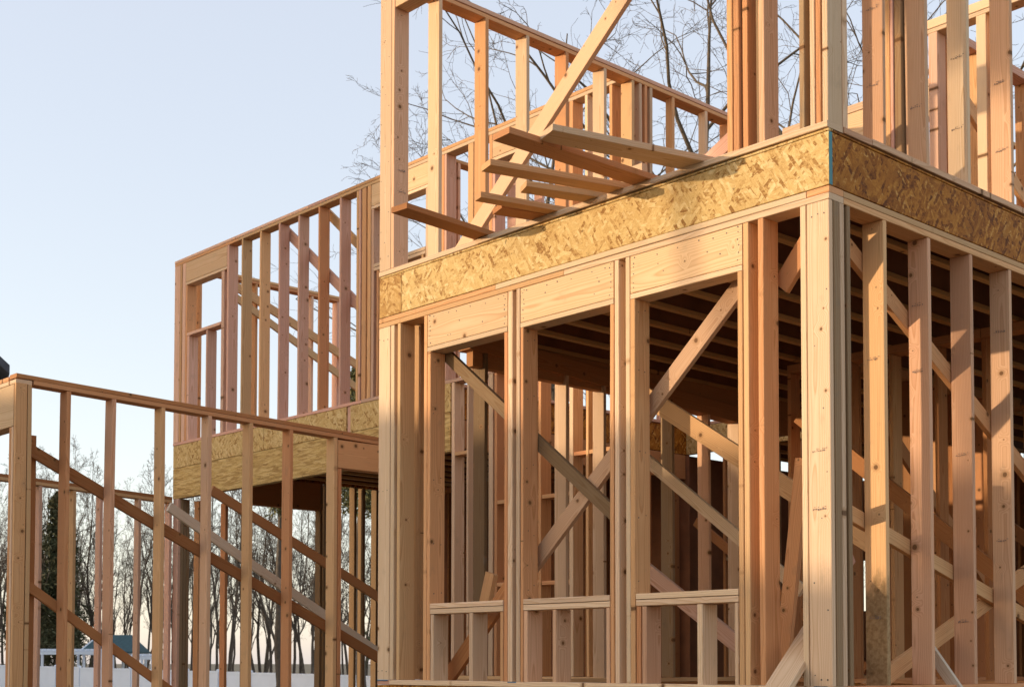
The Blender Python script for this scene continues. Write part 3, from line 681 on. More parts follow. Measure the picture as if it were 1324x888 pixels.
lb('topmost pale board, widest, reaching furthest right', (1.27, -0.92), (0.95, 0.0), 0.18, 'cream', 0.03)
plank('orange board leaning low behind the sole plate beside the corner studs', (1.50, 0.26, 3.02), (0.60, 0.26, 3.46), 0.10, 0.038, 'pink')
plank('small pale block of wood resting between the long loose boards', (1.46, 0.02, 3.21), (1.36, 0.02, 3.21), 0.09, 0.05, 'cream', name='lumber_offcut')

# ------------------------------------------------------------------ garage in front of the wing
def zt4(v): return 2.522 - 0.0305 * v
g4 = thing('stud_wall', 'low garage side wall frame at left with two long diagonal braces', 'stud wall', (6.97, 0.5, -0.3))
GZ = -0.30
brace('top_plate', g4, (6.97, -1.6, zt4(-1.6) - 0.019), (6.97, 2.74, zt4(2.74) - 0.019), 0.037, 0.14, 'brown', (1, 0, 0))
brace('top_plate', g4, (6.97, -1.45, zt4(-1.45) - 0.057), (6.97, 2.74, zt4(2.74) - 0.057), 0.037, 0.138, 'fir', (1, 0, 0))
box('sole_plate', g4, (6.9, 7.04), (-1.6, 2.74), (GZ, GZ + 0.038), 'fir')
def gst(v0, v1, mat, z1=None, u0=6.9, u1=7.04):
    return box('stud', g4, (u0 + J(), u1 + J()), (v0, v1), (GZ + 0.039, (z1 or zt4(v0)) - 0.079), mat)
gst(-1.603, -1.503, 'fir', u1=6.938); gst(-1.50, -1.462, 'fir')
for i, v0 in enumerate([-1.157, -0.74, -0.265, 0.212, 0.655, 1.103]): gst(v0, v0 + 0.040, ['fir', 'peach', 'fir', 'peach', 'fir', 'fir'][i])
gst(1.623, 1.666, 'fir'); gst(1.67, 1.715, 'fir', z1=2.17)
box('header', g4, (6.902, 7.038), (1.67, 2.735), (2.095, 2.375), 'fir')
gst(2.62, 2.66, 'brown', z1=2.17)
brace('brace', g4, (7.06, -1.44, 1.98), (7.06, 2.6, 0.075), 0.10, 0.038, 'brown', (1, 0, 0))
brace('brace', g4, (7.06, -1.44, 0.83), (7.06, 0.4, -0.40), 0.08, 0.038, 'brown', (1, 0, 0))
gf = thing('stud_wall', 'garage front wall with a sunlit door header at the far left edge', 'stud wall', (9.5, -1.53, -0.3))
box('header', gf, (6.942, 12.1), (-1.605, -1.47), (2.13, 2.485), 'plank')
box('top_plate', gf, (6.905, 12.1), (-1.603, -1.462), (2.487, 2.524), 'cream'); box('top_plate', gf, (7.06, 12.1), (-1.602, -1.462), (2.525, 2.562), 'fir')
for a, m in ((6.945, 'cream'), (6.99, 'fir')): box('stud', gf, (a, a + 0.04), (-1.603, -1.465), (GZ, 2.128), m)
box('stud', gf, (7.10, 7.14), (-1.46, -1.33), (GZ, 2.1), 'brown'); box('stud', gf, (11.9, 12.1), (-1.60, -1.46), (GZ, 2.128), 'fir')
def zt5(v): return 2.42 - 0.041 * (v - 0.83)
g5 = thing('stud_wall', 'far garage wall frame of thin studs in front of the bare trees', 'stud wall', (12.1, 1.5, -0.3))
brace('top_plate', g5, (12.14, -1.45, zt5(-1.45) - 0.02), (12.14, 2.70, zt5(2.7) - 0.02), 0.04, 0.14, 'brown', (1, 0, 0)); brace('top_plate', g5, (12.14, -1.45, zt5(-1.45) - 0.062), (12.14, 2.70, zt5(2.70) - 0.062), 0.04, 0.138, 'fir', (1, 0, 0))
for v0 in (-1.0, -0.55, -0.09, 0.36, 0.89, 1.33, 1.69, 2.22, 2.66): box('stud', g5, (12.07, 12.2), (v0, v0 + 0.04), (GZ, zt5(v0) - 0.084), random.choice(['fir', 'pink']))
for v0, z1 in ((3.06, 2.32), (3.46, 2.32), (3.78, 2.72), (3.82, 2.33), (5.00, 2.72), (5.12, 2.72), (5.18, 2.72), (5.6, 2.72), (5.76, 2.72), (6.0, 2.72), (6.5, 2.72)):
    box('stud', g5, (12.0, 12.13), (v0, v0 + 0.045), (GZ, z1), 'rough' if v0 > 3.7 else 'fir')  # beneath the overhang, darker lumber stands in for shade
wpost = thing('timber_post', 'built-up brown post of stacked studs under the left end of the deep beam', 'post', (12.05, VW + 0.05, -0.3))
for k in range(4): box('stud', wpost, (11.99, 12.12), (VW - 0.02 + 0.045 * k, VW + 0.022 + 0.045 * k), (GZ, 2.318), 'old' if k else 'pink')
GG = 'temporary diagonal braces under the wing overhang'
plank('pale grey brace sloping down right under the wing overhang', (8.0, 0.42, 1.70), (8.0, 3.25, 0.15), 0.095, 0.038, 'pale_grey', (1, 0, 0), name='diagonal_brace', cat='brace', group=GG)
plank('brown brace dropping from the deep beam under the wing', (8.1, 0.95, 1.92), (8.1, 3.5, 0.70), 0.10, 0.038, 'brown', (1, 0, 0), name='diagonal_brace', cat='brace', group=GG)
# wing ground floor inner wall (dark, beneath the overhang)
wi = thing('stud_wall', 'dark stud frame beneath the wing overhang right of the garage wall', 'stud wall', (8, 5.4, 0))
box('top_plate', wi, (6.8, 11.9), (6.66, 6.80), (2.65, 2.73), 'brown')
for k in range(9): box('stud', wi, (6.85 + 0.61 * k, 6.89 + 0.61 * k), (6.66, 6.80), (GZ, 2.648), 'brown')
box('closing_panel', wi, (6.70, 11.95), (6.806, 6.82), (-0.3, 2.73), 'shade_board')  # panel added behind the studs to block the sky
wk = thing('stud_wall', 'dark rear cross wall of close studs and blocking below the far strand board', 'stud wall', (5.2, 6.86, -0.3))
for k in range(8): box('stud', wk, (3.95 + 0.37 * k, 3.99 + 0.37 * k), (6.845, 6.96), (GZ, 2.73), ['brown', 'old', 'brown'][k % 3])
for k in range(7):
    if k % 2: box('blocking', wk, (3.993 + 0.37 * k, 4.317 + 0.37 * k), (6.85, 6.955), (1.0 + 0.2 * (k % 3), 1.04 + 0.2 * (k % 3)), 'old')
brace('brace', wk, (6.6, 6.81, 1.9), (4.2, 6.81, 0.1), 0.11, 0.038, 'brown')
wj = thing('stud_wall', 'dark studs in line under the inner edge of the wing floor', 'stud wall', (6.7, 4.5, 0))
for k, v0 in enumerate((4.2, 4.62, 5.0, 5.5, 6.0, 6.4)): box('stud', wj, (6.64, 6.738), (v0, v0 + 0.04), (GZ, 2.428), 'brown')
box('sole_plate', wj, (6.64, 6.738), (4.1, 6.6), (GZ - 0.04, GZ - 0.001), 'brown')

# ------------------------------------------------------------------ trees
def tube(V, F, pts, rad, sides):
    pts = np.asarray(pts); n = len(pts); i0 = len(V)
    d = np.gradient(pts, axis=0); d /= np.linalg.norm(d, axis=1)[:, None] + 1e-9
    ref = np.array([0.31, 0.77, 0.13]) if abs(d[0][2]) > 0.7 else np.array([0, 0, 1.0])
    for k in range(n):
        a = np.cross(d[k], ref); a /= np.linalg.norm(a) + 1e-9
        b = np.cross(d[k], a)
        for s in range(sides):
            an = 2 * math.pi * s / sides
            V.append(pts[k] + rad[k] * (a * math.cos(an) + b * math.sin(an)))
    for k in range(n - 1):
        for s in range(sides):
            t = (s + 1) % sides
            F.append((i0 + k * sides + s, i0 + k * sides + t, i0 + (k + 1) * sides + t, i0 + (k + 1) * sides + s))

def bare_tree(rng, H, r0, fork=0.42, limbs=4, kids=(7, 6, 5), spread=0.65, lean=0.05, minr=0.006, wig=0.16, ups=(0.05, 0.05, 0.04, 0.02), reach=1.0):
    """returns (trunk V,F) and (branch V,F)"""
    TV, TF, BV, BF = [], [], [], []
    def path(p, d, L, r, r1, n, up, w):
        pts = [p.copy()]; rs = [r]; ds = [d.copy()]
        for i in range(n):
            d = d + rng.normal(0, w, 3) + np.array([0, 0, up]) ; d /= np.linalg.norm(d)
            p = p + d * L / n
            pts.append(p.copy()); rs.append(r + (r1 - r) * (i + 1) / n); ds.append(d.copy())
        return pts, rs, ds
    def side(d, ang):
        a = np.cross(d, rng.normal(0, 1, 3)); a /= np.linalg.norm(a) + 1e-9
        v = d * math.cos(ang) + a * math.sin(ang)
        return v / np.linalg.norm(v)
    def grow(p, d, L, r, lev):
        n = (7, 6, 5, 4)[min(lev, 3)]
        pts, rs, ds = path(p, d, L, r, max(r * 0.28, minr * 0.7), n, ups[min(lev, 3)], wig * (1 + 0.25 * lev))
        tube(BV, BF, pts, rs, (6, 5, 3, 3)[min(lev, 3)])
        if lev >= len(kids): return
        for k in range(kids[lev]):
            f = rng.uniform(0.25, 1.0) if k else 1.0
            i = min(int(f * n), n - 1); q = pts[i] + (pts[i + 1] - pts[i]) * (f * n - i)
            rr = max(min(rs[i] * rng.uniform(0.45, 0.75), rs[i]), minr)
            grow(np.array(q), side(ds[i], rng.uniform(0.35, 0.95)), L * rng.uniform(0.30, 0.56) * (1.2 - 0.45 * f), rr, lev + 1)
    base = np.zeros(3); d0 = np.array([rng.normal(0, lean), rng.normal(0, lean), 1.0]); d0 /= np.linalg.norm(d0)
    pts, rs, ds = path(base, d0, H * 0.86, r0, r0 * 0.10, 12, 0.05, 0.06)
    rs[0] *= 1.35
    tube(TV, TF, pts, rs, 8)
    for k in range(limbs * 2 + 2):
        f = fork + (0.99 - fork) * (k + rng.uniform(0, 0.9)) / (limbs * 2 + 2)
        i = min(int(f * 12), 11); q = np.array(pts[i]) + (np.array(pts[i + 1]) - np.array(pts[i])) * (f * 12 - i)
        ang = rng.uniform(0.45, 1.0) * spread / 0.65
        grow(q, side(ds[i], ang), reach * H * rng.uniform(0.26, 0.40) * (1.25 - 0.75 * (f - fork) / (1 - fork)), rs[i] * rng.uniform(0.5, 0.75), 0)
    return (TV, TF), (BV, BF)

def np_mesh(name, V, F, mat):
    me = bpy.data.meshes.new(name)
    V = np.asarray(V, dtype=np.float32); me.vertices.add(len(V)); me.vertices.foreach_set('co', V.ravel())
    L = sum(len(f) for f in F)
    me.loops.add(L); me.polygons.add(len(F))
    me.loops.foreach_set('vertex_index', np.concatenate([np.asarray(f) for f in F]).astype(np.int32))
    st = np.cumsum([0] + [len(f) for f in F[:-1]]).astype(np.int32)
    me.polygons.foreach_set('loop_start', st)
    me.materials.append(M[mat]); me.update(calc_edges=True); me.validate()
    me.polygons.foreach_set('use_smooth', [True] * len(F))
    return me

M['bark'] = plain_mat('grey_brown_bark', (0.15, 0.11, 0.072), 0.9, 0.5, 9.0, 0.6, (0.075, 0.056, 0.04))
M['bark_far'] = plain_mat('dark_bark', (0.125, 0.095, 0.07), 0.95, 0.4, 6.0, 0.4, (0.07, 0.055, 0.042))
M['needle'] = plain_mat('dark_needles', (0.045, 0.055, 0.022), 0.8, 0.5, 1.2, 0.0, (0.085, 0.075, 0.028))
M['needle_light'] = plain_mat('yellow_green_needles', (0.13, 0.12, 0.035), 0.75, 0.4, 1.5, 0.0, (0.07, 0.075, 0.025))

YAW = 0.7454474401563473; CU, CV, CZ = -4.299000248269583, -6.319151300882067, 0.1601281756137665; FPX = 1788.1769424847248
def ground_at(px, D, z=-2.1):
    """a spot on the ground D metres ahead, off to the side by the bearing of column px of the photo (units of the 1324-wide photo)."""
    X = (px - 662) / FPX * D
    return (CU + D * math.cos(YAW) - X * math.sin(YAW), CV + D * math.sin(YAW) + X * math.cos(YAW), z)

def plant(proto, label, cat, loc, rot, scale, group, name):
    """a copy of a tree (trunk + branches share their meshes)"""
    t = thing(name, label, cat, loc, group, rot); t.scale = (scale,) * 3
    for nm, me in proto:
        o = bpy.data.objects.new(nm, me); o.parent = t; link(o)
    return t

rng = np.random.default_rng(11)
GT = 'bare trees standing right behind the house'
near = [(905, 37, 24, 0.23, 0.40, 1.0, 'tallest bare tree rising behind the upper corner, forked trunk beside the tall studs'),
        (1018, 33, 22, 0.19, 0.45, 2.0, 'bare tree with a leaning trunk between the two upper corner stud groups'),
        (752, 42, 26, 0.20, 0.42, 3.0, 'bare tree whose thin crown rises above the sloping upper side wall'),
        (665, 37, 20, 0.20, 0.42, 4.0, 'wide low bare tree behind the overhanging boards'),
        (626, 40, 19.5, 0.15, 0.52, 5.0, 'leftmost of the bare trees behind the house, fine twigs reaching past the left corner post'),
        (1125, 41, 23, 0.18, 0.42, 0.5, 'rightmost bare tree glimpsed between the upper right studs')]
for i, (px, D, H, r0, fork, rot, lab) in enumerate(near):
    tr, br = bare_tree(np.random.default_rng(140 + i), H, r0, fork, 4, (5, 5, 4), 0.75, 0.05, 0.006, 0.15, (0.04, 0.02, 0.01, 0.0), 0.72 if px < 640 else 1.0)
    plant([('trunk', np_mesh('trunk', *tr, 'bark')), ('branches', np_mesh('branches', *br, 'bark'))], lab, 'tree', ground_at(px, D), rot, 1.0, GT, 'bare_tree')
protos = []
for i in range(7):
    tr, br = bare_tree(np.random.default_rng(300 + i), 19.0, 0.135, 0.18 + 0.08 * (i % 3), 5, (5, 5, 3), 0.42, 0.05, 0.010, 0.13, (0.10, 0.06, 0.03, 0.02), 0.62)
    protos.append([('trunk', np_mesh('trunk', *tr, 'bark_far')), ('branches', np_mesh('branches', *br, 'bark_far'))])
GF = 'bare trees of the wood beyond the white fence'
fx = []
x = -40.0
while x < 600: fx.append(x); x += random.uniform(3.8, 8.5)
fx += [700, 790, 860, 930, 1000, 1060, 1110, 1160, 1190, 1215, 1240, 1275, 1310]
for px in fx:
    D = random.uniform(88, 135)
    plant(random.choice(protos), 'leafless slender tree in the wood beyond the white fence', 'tree', ground_at(px + random.uniform(-4, 4), D), random.uniform(0, 6.28),
          random.uniform(0.70, 1.10) * (D / 110) ** 0.5, GF, 'bare_tree')

def evergreen(rng, H, r0, width, mat, n=150, per=46, bare=0.15, leaf=0.22):
    TV, TF, NV, NF = [], [], [], []
    zs = np.linspace(0, H, 9)
    tube(TV, TF, [(rng.normal(0, .05), rng.normal(0, .05), z) for z in zs], [r0 * (1 - 0.9 * z / H) + 0.01 for z in zs], 7)
    for k in range(n):
        f = bare + (1 - bare) * rng.uniform(0, 1) ** 0.85
        z = f * H; an = rng.uniform(0, 6.283)
        L = width * (1.04 - f) ** 0.8 * rng.uniform(0.45, 1.15)
        d = np.array([math.cos(an), math.sin(an), rng.uniform(-0.15, 0.3)])
        e = np.array([0, 0, z]) + d * L
        tube(TV, TF, [(0, 0, z), tuple(np.array([0, 0, z]) + d * L * .5), tuple(e)], [0.03, 0.02, 0.008], 3)
        for j in range(per):
            c = np.array([0, 0, z]) + d * L * rng.uniform(0.35, 1.05) + rng.normal(0, 0.13 + 0.06 * L, 3)
            a = rng.normal(0, 1, 3); a /= np.linalg.norm(a); b = np.cross(a, rng.normal(0, 1, 3)); b /= np.linalg.norm(b) + 1e-9
            s = leaf * rng.uniform(0.5, 1.2); i0 = len(NV)
            NV.extend([c - a * s, c + b * s * 0.22, c + a * s, c - b * s * 0.22]); NF.append((i0, i0 + 1, i0 + 2, i0 + 3))
    return [('trunk', np_mesh('trunk', TV, TF, 'bark_far')), ('needles', np_mesh('needles', NV, NF, mat))]
GE = 'evergreens behind the building plot'
def ev(px, D, H, w, mat, seed, lab, n=150, per=46, leaf=0.22, bare=0.15):
    plant(evergreen(np.random.default_rng(seed), H, 0.2, w, mat, n, per, bare, leaf), lab, 'tree', ground_at(px, D), 0.0, 1.0, GE, 'evergreen_tree')
ev(74, 92, 13.6, 2.6, 'needle', 1, 'tall dark evergreen beyond the fence behind the far garage studs', 260, 60, 0.26)
ev(40, 96, 10.5, 2.8, 'needle', 2, 'shorter dark evergreen at the left edge beyond the fence', 180, 60, 0.26)
ev(466, 52, 13.4, 2.1, 'needle_light', 3, 'sunlit yellow-green evergreen showing through the upper wing studs', 230, 60, 0.16, 0.6)
ev(362, 55, 11.6, 1.2, 'needle_light', 4, 'thin yellow-green evergreen top above the wing floor', 120, 50, 0.15, 0.72)
ev(530, 70, 11.5, 3.0, 'needle', 5, 'dark evergreen behind the wing to the right of the garage wall', 160, 50, 0.24)

# ------------------------------------------------------------------ fence, gazebo, pergola, neighbour houses
M['vinyl'] = plain_mat('skylight_tinted_vinyl', (0.78, 0.83, 0.92), 0.4, 0.05, 2.0)  # blue of shaded skylight mixed into the white base colour
M['teal_roof'] = plain_mat('teal_roof_shingle', (0.035, 0.085, 0.10), 0.7, 0.3, 8.0)
M['slate'] = plain_mat('slate_shingle', (0.075, 0.08, 0.095), 0.8, 0.35, 6.0, 0.3)
M['siding'] = plain_mat('pale_siding', (0.55, 0.52, 0.47), 0.7, 0.1, 3.0)
def span(name, parent, a, b, w, t, mat):      # upright rectangular bar between two points, width w upright, thickness t sideways
    a, b = P(*a), P(*b); Z = (b - a).normalized(); Y = Vector((0, 0, 1)); Y = (Y - Z * Y.dot(Z)).normalized(); X = Y.cross(Z)
    me = bar_mesh(name, t, w, (b - a).length, 0.004); me.materials.append(M[mat])
    m4 = Matrix((X, Y, Z)).transposed().to_4x4(); m4.translation = (a + b) / 2
    return put(bpy.data.objects.new(name, me), parent, m4)
A = Vector(ground_at(-60, 82, 0)); B = Vector(ground_at(640, 50, 0))
fence = thing('vinyl_fence', 'long white vinyl privacy fence with square posts below the bare wood', 'fence', (A.x, A.y, -2.1))
NF_ = 18
def fz(f): return 0.06 - 0.52 * f
for i in range(NF_ + 1):
    f = i / NF_; q = A + (B - A) * f
    span('post', fence, (q.x, q.y, -2.2), (q.x + 1e-4, q.y, fz(f) + 0.09), 0.14, 0.14, 'vinyl')
    vs = []
    for s in (0.085, 0.0): vs += [P(q.x + a * s, q.y + b * s, fz(f) + (0.095 if s else 0.15)) for a, b in ((-1, -1), (1, -1), (1, 1), (-1, 1))]
    poly('post_cap', fence, vs[:5], [(0, 1, 2, 3), (0, 4, 1), (1, 4, 2), (2, 4, 3), (3, 4, 0)], 'vinyl')
    if i < NF_:
        q2 = A + (B - A) * ((i + 1) / NF_); zm = (fz(f) + fz((i + 1) / NF_)) / 2; d = (q2 - q).normalized() * 0.08
        h = zm + 2.0
        me = span('panel', fence, (q.x + d.x, q.y + d.y, zm - h / 2), (q2.x - d.x, q2.y - d.y, zm - h / 2), h, 0.04, 'vinyl')
        span('rail', fence, (q.x + d.x, q.y + d.y, zm), (q2.x - d.x, q2.y - d.y, zm), 0.10, 0.06, 'vinyl')
gz = ground_at(150, 85, -2.1)
ga = thing('gazebo', 'small gazebo with teal hipped roof and white posts beyond the white fence', 'gazebo', gz, None, YAW * -1)
def gq(a, b, z): return Vector((a, b, z))
hw, hd = 1.78, 1.3
vs = [gq(-hw, -hd, 2.95), gq(hw, -hd, 2.95), gq(hw, hd, 2.95), gq(-hw, hd, 2.95), gq(-hw * .55, 0, 3.98), gq(hw * .55, 0, 3.98)]
vs += [v - Vector((0, 0, 0.10)) for v in vs[:4]]
def loc_poly(name, parent, vs, fs, mat):
    me = bpy.data.meshes.new(name); me.from_pydata([tuple(v) for v in vs], [], fs); me.materials.append(M[mat])
    o = bpy.data.objects.new(name, me); o.parent = parent; return link(o)
loc_poly('roof', ga, vs, [(0, 1, 5, 4), (1, 2, 5), (2, 3, 4, 5), (3, 0, 4), (0, 6, 7, 1), (1, 7, 8, 2), (2, 8, 9, 3), (3, 9, 6, 0), (6, 9, 8, 7)], 'teal_roof')
def loc_bar(name, parent, a, b, w, t, mat):
    a, b = Vector(a), Vector(b); Z = (b - a).normalized(); Y = Vector((0, 0, 1)) if abs(Z.z) < .9 else Vector((0, 1, 0)); Y = (Y - Z * Y.dot(Z)).normalized(); X = Y.cross(Z)
    me = bar_mesh(name, t, w, (b - a).length, 0.004); me.materials.append(M[mat])
    m4 = Matrix((X, Y, Z)).transposed().to_4x4(); m4.translation = (a + b) / 2
    o = bpy.data.objects.new(name, me); o.parent = parent; o.matrix_basis = m4; return link(o)
for a in (-1.6, 0.15, 1.55):
    for b in (-1.1, 1.1): loc_bar('post', ga, (a, b, 0), (a, b, 2.86), 0.14, 0.14, 'vinyl')
for b in (-1.1, 1.1): loc_bar('beam', ga, (-1.7, b, 2.8), (1.7, b, 2.8), 0.14, 0.10, 'vinyl')
loc_bar('gable_trim', ga, (-1.84, -1.3, 2.92), (-1.02, -0.05, 3.96), 0.12, 0.05, 'vinyl'); loc_bar('gable_trim', ga, (-1.84, 1.3, 2.92), (-1.02, 0.05, 3.96), 0.12, 0.05, 'vinyl')
pgp = ground_at(100, 82, -2.1)
pe = thing('pergola', 'long white pergola with open lattice top standing beyond the white fence', 'pergola', pgp, None, YAW * -1)
for b in (0.0, 2.2): loc_bar('beam', pe, (-3.0, b, 2.86), (1.7, b, 2.86), 0.2, 0.07, 'vinyl')
for k in range(15): loc_bar('rafter', pe, (-2.9 + k * 0.32, -0.35, 3.02), (-2.9 + k * 0.32, 2.55, 3.02), 0.14, 0.05, 'vinyl')
for a in (-2.8, -0.6, 1.5):
    for b in (0.0, 2.2): loc_bar('post', pe, (a, b, 0), (a, b, 2.78), 0.14, 0.14, 'vinyl')
pg2 = ground_at(193, 78, -2.1)
pe2 = thing('pergola', 'short white pergola end right of the gazebo beyond the fence', 'pergola', pg2, None, YAW * -1)
for b in (0.0, 1.5): loc_bar('beam', pe2, (-1.0, b, 2.55), (0.75, b, 2.55), 0.2, 0.07, 'vinyl')
for k in range(6): loc_bar('rafter', pe2, (-0.9 + k * 0.31, -0.3, 2.71), (-0.9 + k * 0.31, 1.8, 2.71), 0.13, 0.05, 'vinyl')
for a in (-0.8, 0.2):
    for b in (0.0, 1.5): loc_bar('post', pe2, (a, b, 0), (a, b, 2.45), 0.14, 0.14, 'vinyl')
# neighbour house whose roof shows at the left edge
nh = thing('neighbour_house', 'neighbouring house with a dark slate roof peeping in at the left edge', 'house', ground_at(-17, 25, -2.1), None, YAW * -1 + 0.40)
w = 3.65; rx = -3.65; rz = 11.05
loc_poly('wall', nh, [gq(rx - w, 0, 0), gq(rx + w, 0, 0), gq(rx + w, 9, 0), gq(rx - w, 9, 0), gq(rx - w, 0, rz - 3.3), gq(rx + w, 0, rz - 3.3), gq(rx + w, 9, rz - 3.3), gq(rx - w, 9, rz - 3.3), gq(rx, 0, rz - 0.05), gq(rx, 9, rz - 0.05)],
         [(0, 1, 5, 8, 4), (1, 2, 6, 5), (3, 7, 9, 6, 2), (0, 4, 7, 3)], 'siding')
for sgn in (-1, 1):
    e = rx + sgn * (w + 0.3); k = 3.3 / w
    vs = [gq(rx, -0.3, rz), gq(rx, 9.3, rz), gq(e, 9.3, rz - (w + .3) * k), gq(e, -0.3, rz - (w + .3) * k)]; vs += [v + Vector((0, 0, 0.16)) for v in vs]
    loc_poly('roof', nh, vs, [(0, 1, 2, 3), (4, 7, 6, 5), (0, 3, 7, 4), (3, 2, 6, 7), (2, 1, 5, 6), (1, 0, 4, 5)], 'slate')

M['glass'] = plain_mat('dark_window_glass', (0.03, 0.035, 0.04), 0.08, 0.1)
for cx in (rx - 1.7, rx + 1.7):
    for cz in (2.6, 5.6):
        fr = loc_bar('window', nh, (cx, -0.03, cz - 0.75), (cx, -0.03, cz + 0.75), 0.10, 1.05, 'vinyl')
        pn = bpy.data.objects.new('pane', bar_mesh('pane', 0.86, 0.02, 1.3, 0.004)); pn.data.materials.append(M['glass'])
        pn.parent = fr; pn.matrix_basis = fr.matrix_basis.inverted() @ Matrix.Translation((cx, -0.085, cz)); link(pn)

# ------------------------------------------------------------------ sun and the unseen houses added to shade the plot
EL = R(6.2); SU, SV = math.sin(R(33)), -math.cos(R(33))          # the sun stands over (+u, -v)
TAN = math.tan(EL)
S0 = 30.0
sh = thing('neighbour_house', 'unseen house shape added to cast the shadow line on the front walls', 'house', (S0 * SU + 3, S0 * SV + 3, -2.1))
prof = [(e * math.cos(R(33)), z) for e, z in ((-9.0, 0.6), (0.0, 0.60), (0.60, 0.65), (0.72, 1.42), (4.0, 1.80), (6.2, 1.82), (8.1, 3.5), (9.9, 5.85), (12.2, 8.0), (14.8, 6.2), (15.6, 5.5))]  # outline shaped to give the wanted shadow edge on the walls
E_ = Vector((math.cos(R(33)), math.sin(R(33))))
front, back = [], []
for (e, z) in prof:
    for s, lst in ((S0, front), (S0 + 9.0, back)):
        lst.append(P(E_.x * e + SU * s, E_.y * e + SV * s, z + S0 * TAN))
n_ = len(prof); base = []
for s in (S0, S0 + 9.0):
    for e in (prof[0][0], prof[-1][0]): base.append(P(E_.x * e + SU * s, E_.y * e + SV * s, -2.1))
vs = front + back + base
poly('wall', sh, vs, [tuple([2 * n_ + 0] + list(range(n_)) + [2 * n_ + 1]), tuple([2 * n_ + 2] + list(range(n_, 2 * n_)) + [2 * n_ + 3]), (2 * n_, 2 * n_ + 2, n_, 0), (n_ - 1, 2 * n_ - 1, 2 * n_ + 3, 2 * n_ + 1)], 'siding')
roof = []
fs = []
for i in range(n_):
    for k in (0, 1): roof.append(front[i] + Vector((0, 0, 0.004 + 0.02 * k))); roof.append(back[i] + Vector((0, 0, 0.004 + 0.02 * k)))
for i in range(n_ - 1):
    a = 4 * i; b = 4 * (i + 1); fs += [(a, b, b + 1, a + 1), (a + 2, a + 3, b + 3, b + 2), (a, a + 2, b + 2, b), (a + 1, b + 1, b + 3, a + 3)]
poly('roof', sh, roof, fs, 'slate')

far = thing('neighbour_house', 'long unseen house row added to shade the fence and the wood', 'house', (75 * SU + 50, 75 * SV + 50, -2.1))
def es(e, s, z): return P(E_.x * e + SU * s, E_.y * e + SV * s, z)
vs = [es(e, s, z) for e in (38, 150) for s in (78, 88) for z in (-2.1, 8.0)]  # unseen row added to keep the sun off the fence
poly('wall', far, vs, [(0, 1, 5, 4), (2, 6, 7, 3), (0, 2, 3, 1), (4, 5, 7, 6)], 'siding')
vs = [es(e, s, z) for e in (37.5, 150.5) for s, z in ((77.5, 7.9), (83, 12.2), (88.5, 7.9), (77.5, 7.7), (83, 12.0), (88.5, 7.7))]
poly('roof', far, vs, [(0, 1, 7, 6), (1, 2, 8, 7), (3, 9, 10, 4), (4, 10, 11, 5), (0, 6, 9, 3), (2, 5, 11, 8), (0, 3, 4, 1), (1, 4, 5, 2), (6, 7, 10, 9), (7, 8, 11, 10)], 'slate')

# ------------------------------------------------------------------ ground
# unseen evergreen added so its crown shades the upper right studs
plant(evergreen(np.random.default_rng(9), 12.5, 0.08, 1.3, 'needle', 150, 60, 0.74, 0.2), 'unseen slender evergreen added on the sunset side to shade the upper right wall', 'tree',
      (E_.x * 0.85 + SU * 26, E_.y * 0.85 + SV * 26, -2.1), 0.0, 1.0, None, 'evergreen_tree')
n = NT('dirt_and_lawn')
co = n.n('ShaderNodeTexCoord').outputs['Object']
a = n.n('ShaderNodeTexNoise', {'Vector': co, 'Scale': 0.12, 'Detail': 8.0, 'Roughness': 0.6}).outputs[0]
b = n.n('ShaderNodeTexNoise', {'Vector': co, 'Scale': 6.0, 'Detail': 8.0, 'Roughness': 0.7}).outputs[0]
c = n.mix(n.mr(a, 0.42, 0.6), (0.19, 0.145, 0.10, 1), (0.10, 0.095, 0.045, 1))
c = n.mix(n.mr(b, 0.3, 0.7, 0.0, 0.5), c, (0.16, 0.12, 0.08, 1))
n.set(n.b.inputs['Base Color'], c); n.b.inputs['Roughness'].default_value = 0.95
n.set(n.b.inputs['Normal'], n.n('ShaderNodeBump', {'Height': b, 'Strength': 0.6, 'Distance': 0.05}).outputs[0])
M['ground'] = n.m
S = 3000.0
g = poly('ground', None, [(-S, -S, -2.1), (S, -S, -2.1), (S, S, -2.1), (-S, S, -2.1)], [(0, 1, 2, 3)], 'ground')
tag(g, 'bare brown earth and winter lawn round the house', 'ground', None, 'structure')

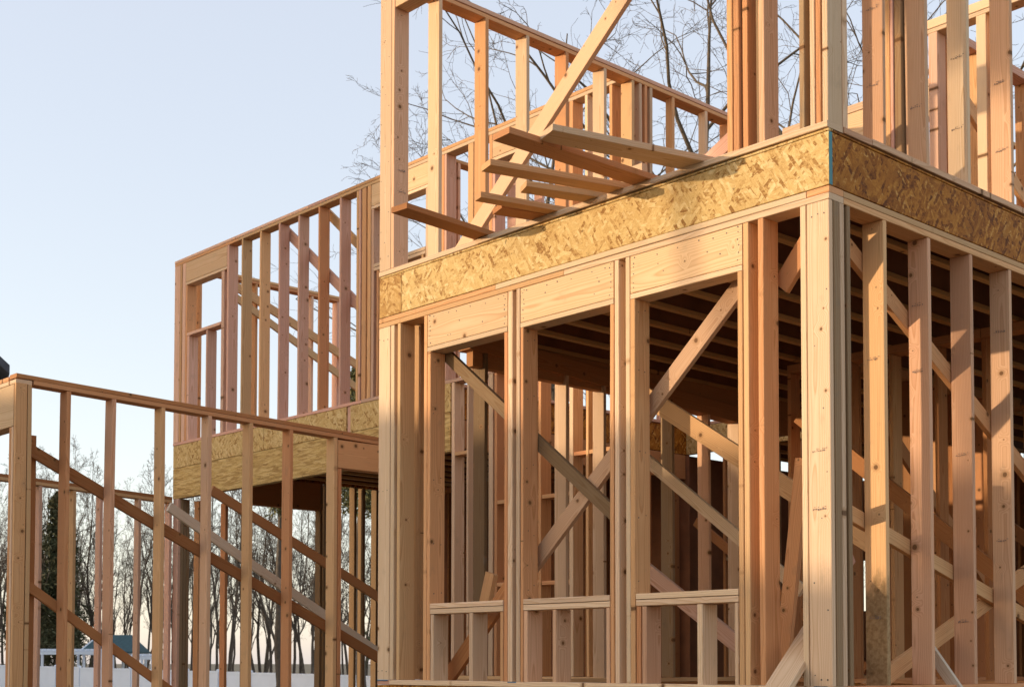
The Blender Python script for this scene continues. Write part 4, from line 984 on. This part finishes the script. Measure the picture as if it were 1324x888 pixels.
# ------------------------------------------------------------------ light, sky, camera
w = bpy.data.worlds.new('World'); sc.world = w; w.use_nodes = True
nt = w.node_tree; bg = nt.nodes['Background']
sky = nt.nodes.new('ShaderNodeTexSky'); sky.sky_type = 'NISHITA'; sky.sun_disc = False
sky.sun_elevation = EL; sky.sun_rotation = math.atan2(SV, SU)
sky.altitude = 50; sky.air_density = 0.9; sky.dust_density = 1.0; sky.ozone_density = 0.0
veil = nt.nodes.new('ShaderNodeMix'); veil.data_type = 'RGBA'          # uniform pale blue added to brighten and even out the sky
veil.inputs[0].default_value = 0.55; veil.inputs[7].default_value = (2.36, 2.44, 2.88, 1)
nt.links.new(sky.outputs[0], veil.inputs[6]); nt.links.new(veil.outputs[2], bg.inputs[0]); bg.inputs[1].default_value = 0.15
L = bpy.data.lights.new('sun', 'SUN'); L.energy = 2.0; L.angle = R(0.5); L.color = (0.72, 0.57, 0.385)
lo = bpy.data.objects.new('sun', L); link(lo)
d = Vector((SV * math.cos(EL), SU * math.cos(EL), math.sin(EL)))       # towards the sun, Blender axes
lo.rotation_euler = d.to_track_quat('Z', 'Y').to_euler(); lo.location = d * 60

pitch, roll = 0.04158464503171439, 0.0012209654256284022
Fh = P(math.cos(YAW), math.sin(YAW), 0); Rt = P(-math.sin(YAW), math.cos(YAW), 0); Up = Vector((0, 0, 1))
Fp = Fh * math.cos(pitch) + Up * math.sin(pitch); Uq = Up * math.cos(pitch) - Fh * math.sin(pitch)
R2 = Rt * math.cos(roll) + Uq * math.sin(roll); U2 = Uq * math.cos(roll) - Rt * math.sin(roll)
cam = bpy.data.cameras.new('camera'); cam.sensor_width = 36.0; cam.sensor_fit = 'HORIZONTAL'
cam.lens = FPX / 1324 * 36.0; cam.shift_y = (782.7253967696244 - 444) / 1324; cam.clip_start = 0.1; cam.clip_end = 6000
cam.dof.use_dof = True; cam.dof.focus_distance = 10.0; cam.dof.aperture_fstop = 7.1
camo = bpy.data.objects.new('camera', cam); link(camo)
m4 = Matrix((R2, U2, -Fp)).transposed().to_4x4(); m4.translation = P(CU, CV, CZ)
camo.matrix_world = m4
sc.camera = camo
sc.view_settings.view_transform = 'Standard'; sc.view_settings.look = 'None'; sc.view_settings.gamma = 1.0
sc.view_settings.exposure = 1.38
sc.view_settings.use_curve_mapping = False
sc.cycles.max_bounces = 8; sc.cycles.diffuse_bounces = 4
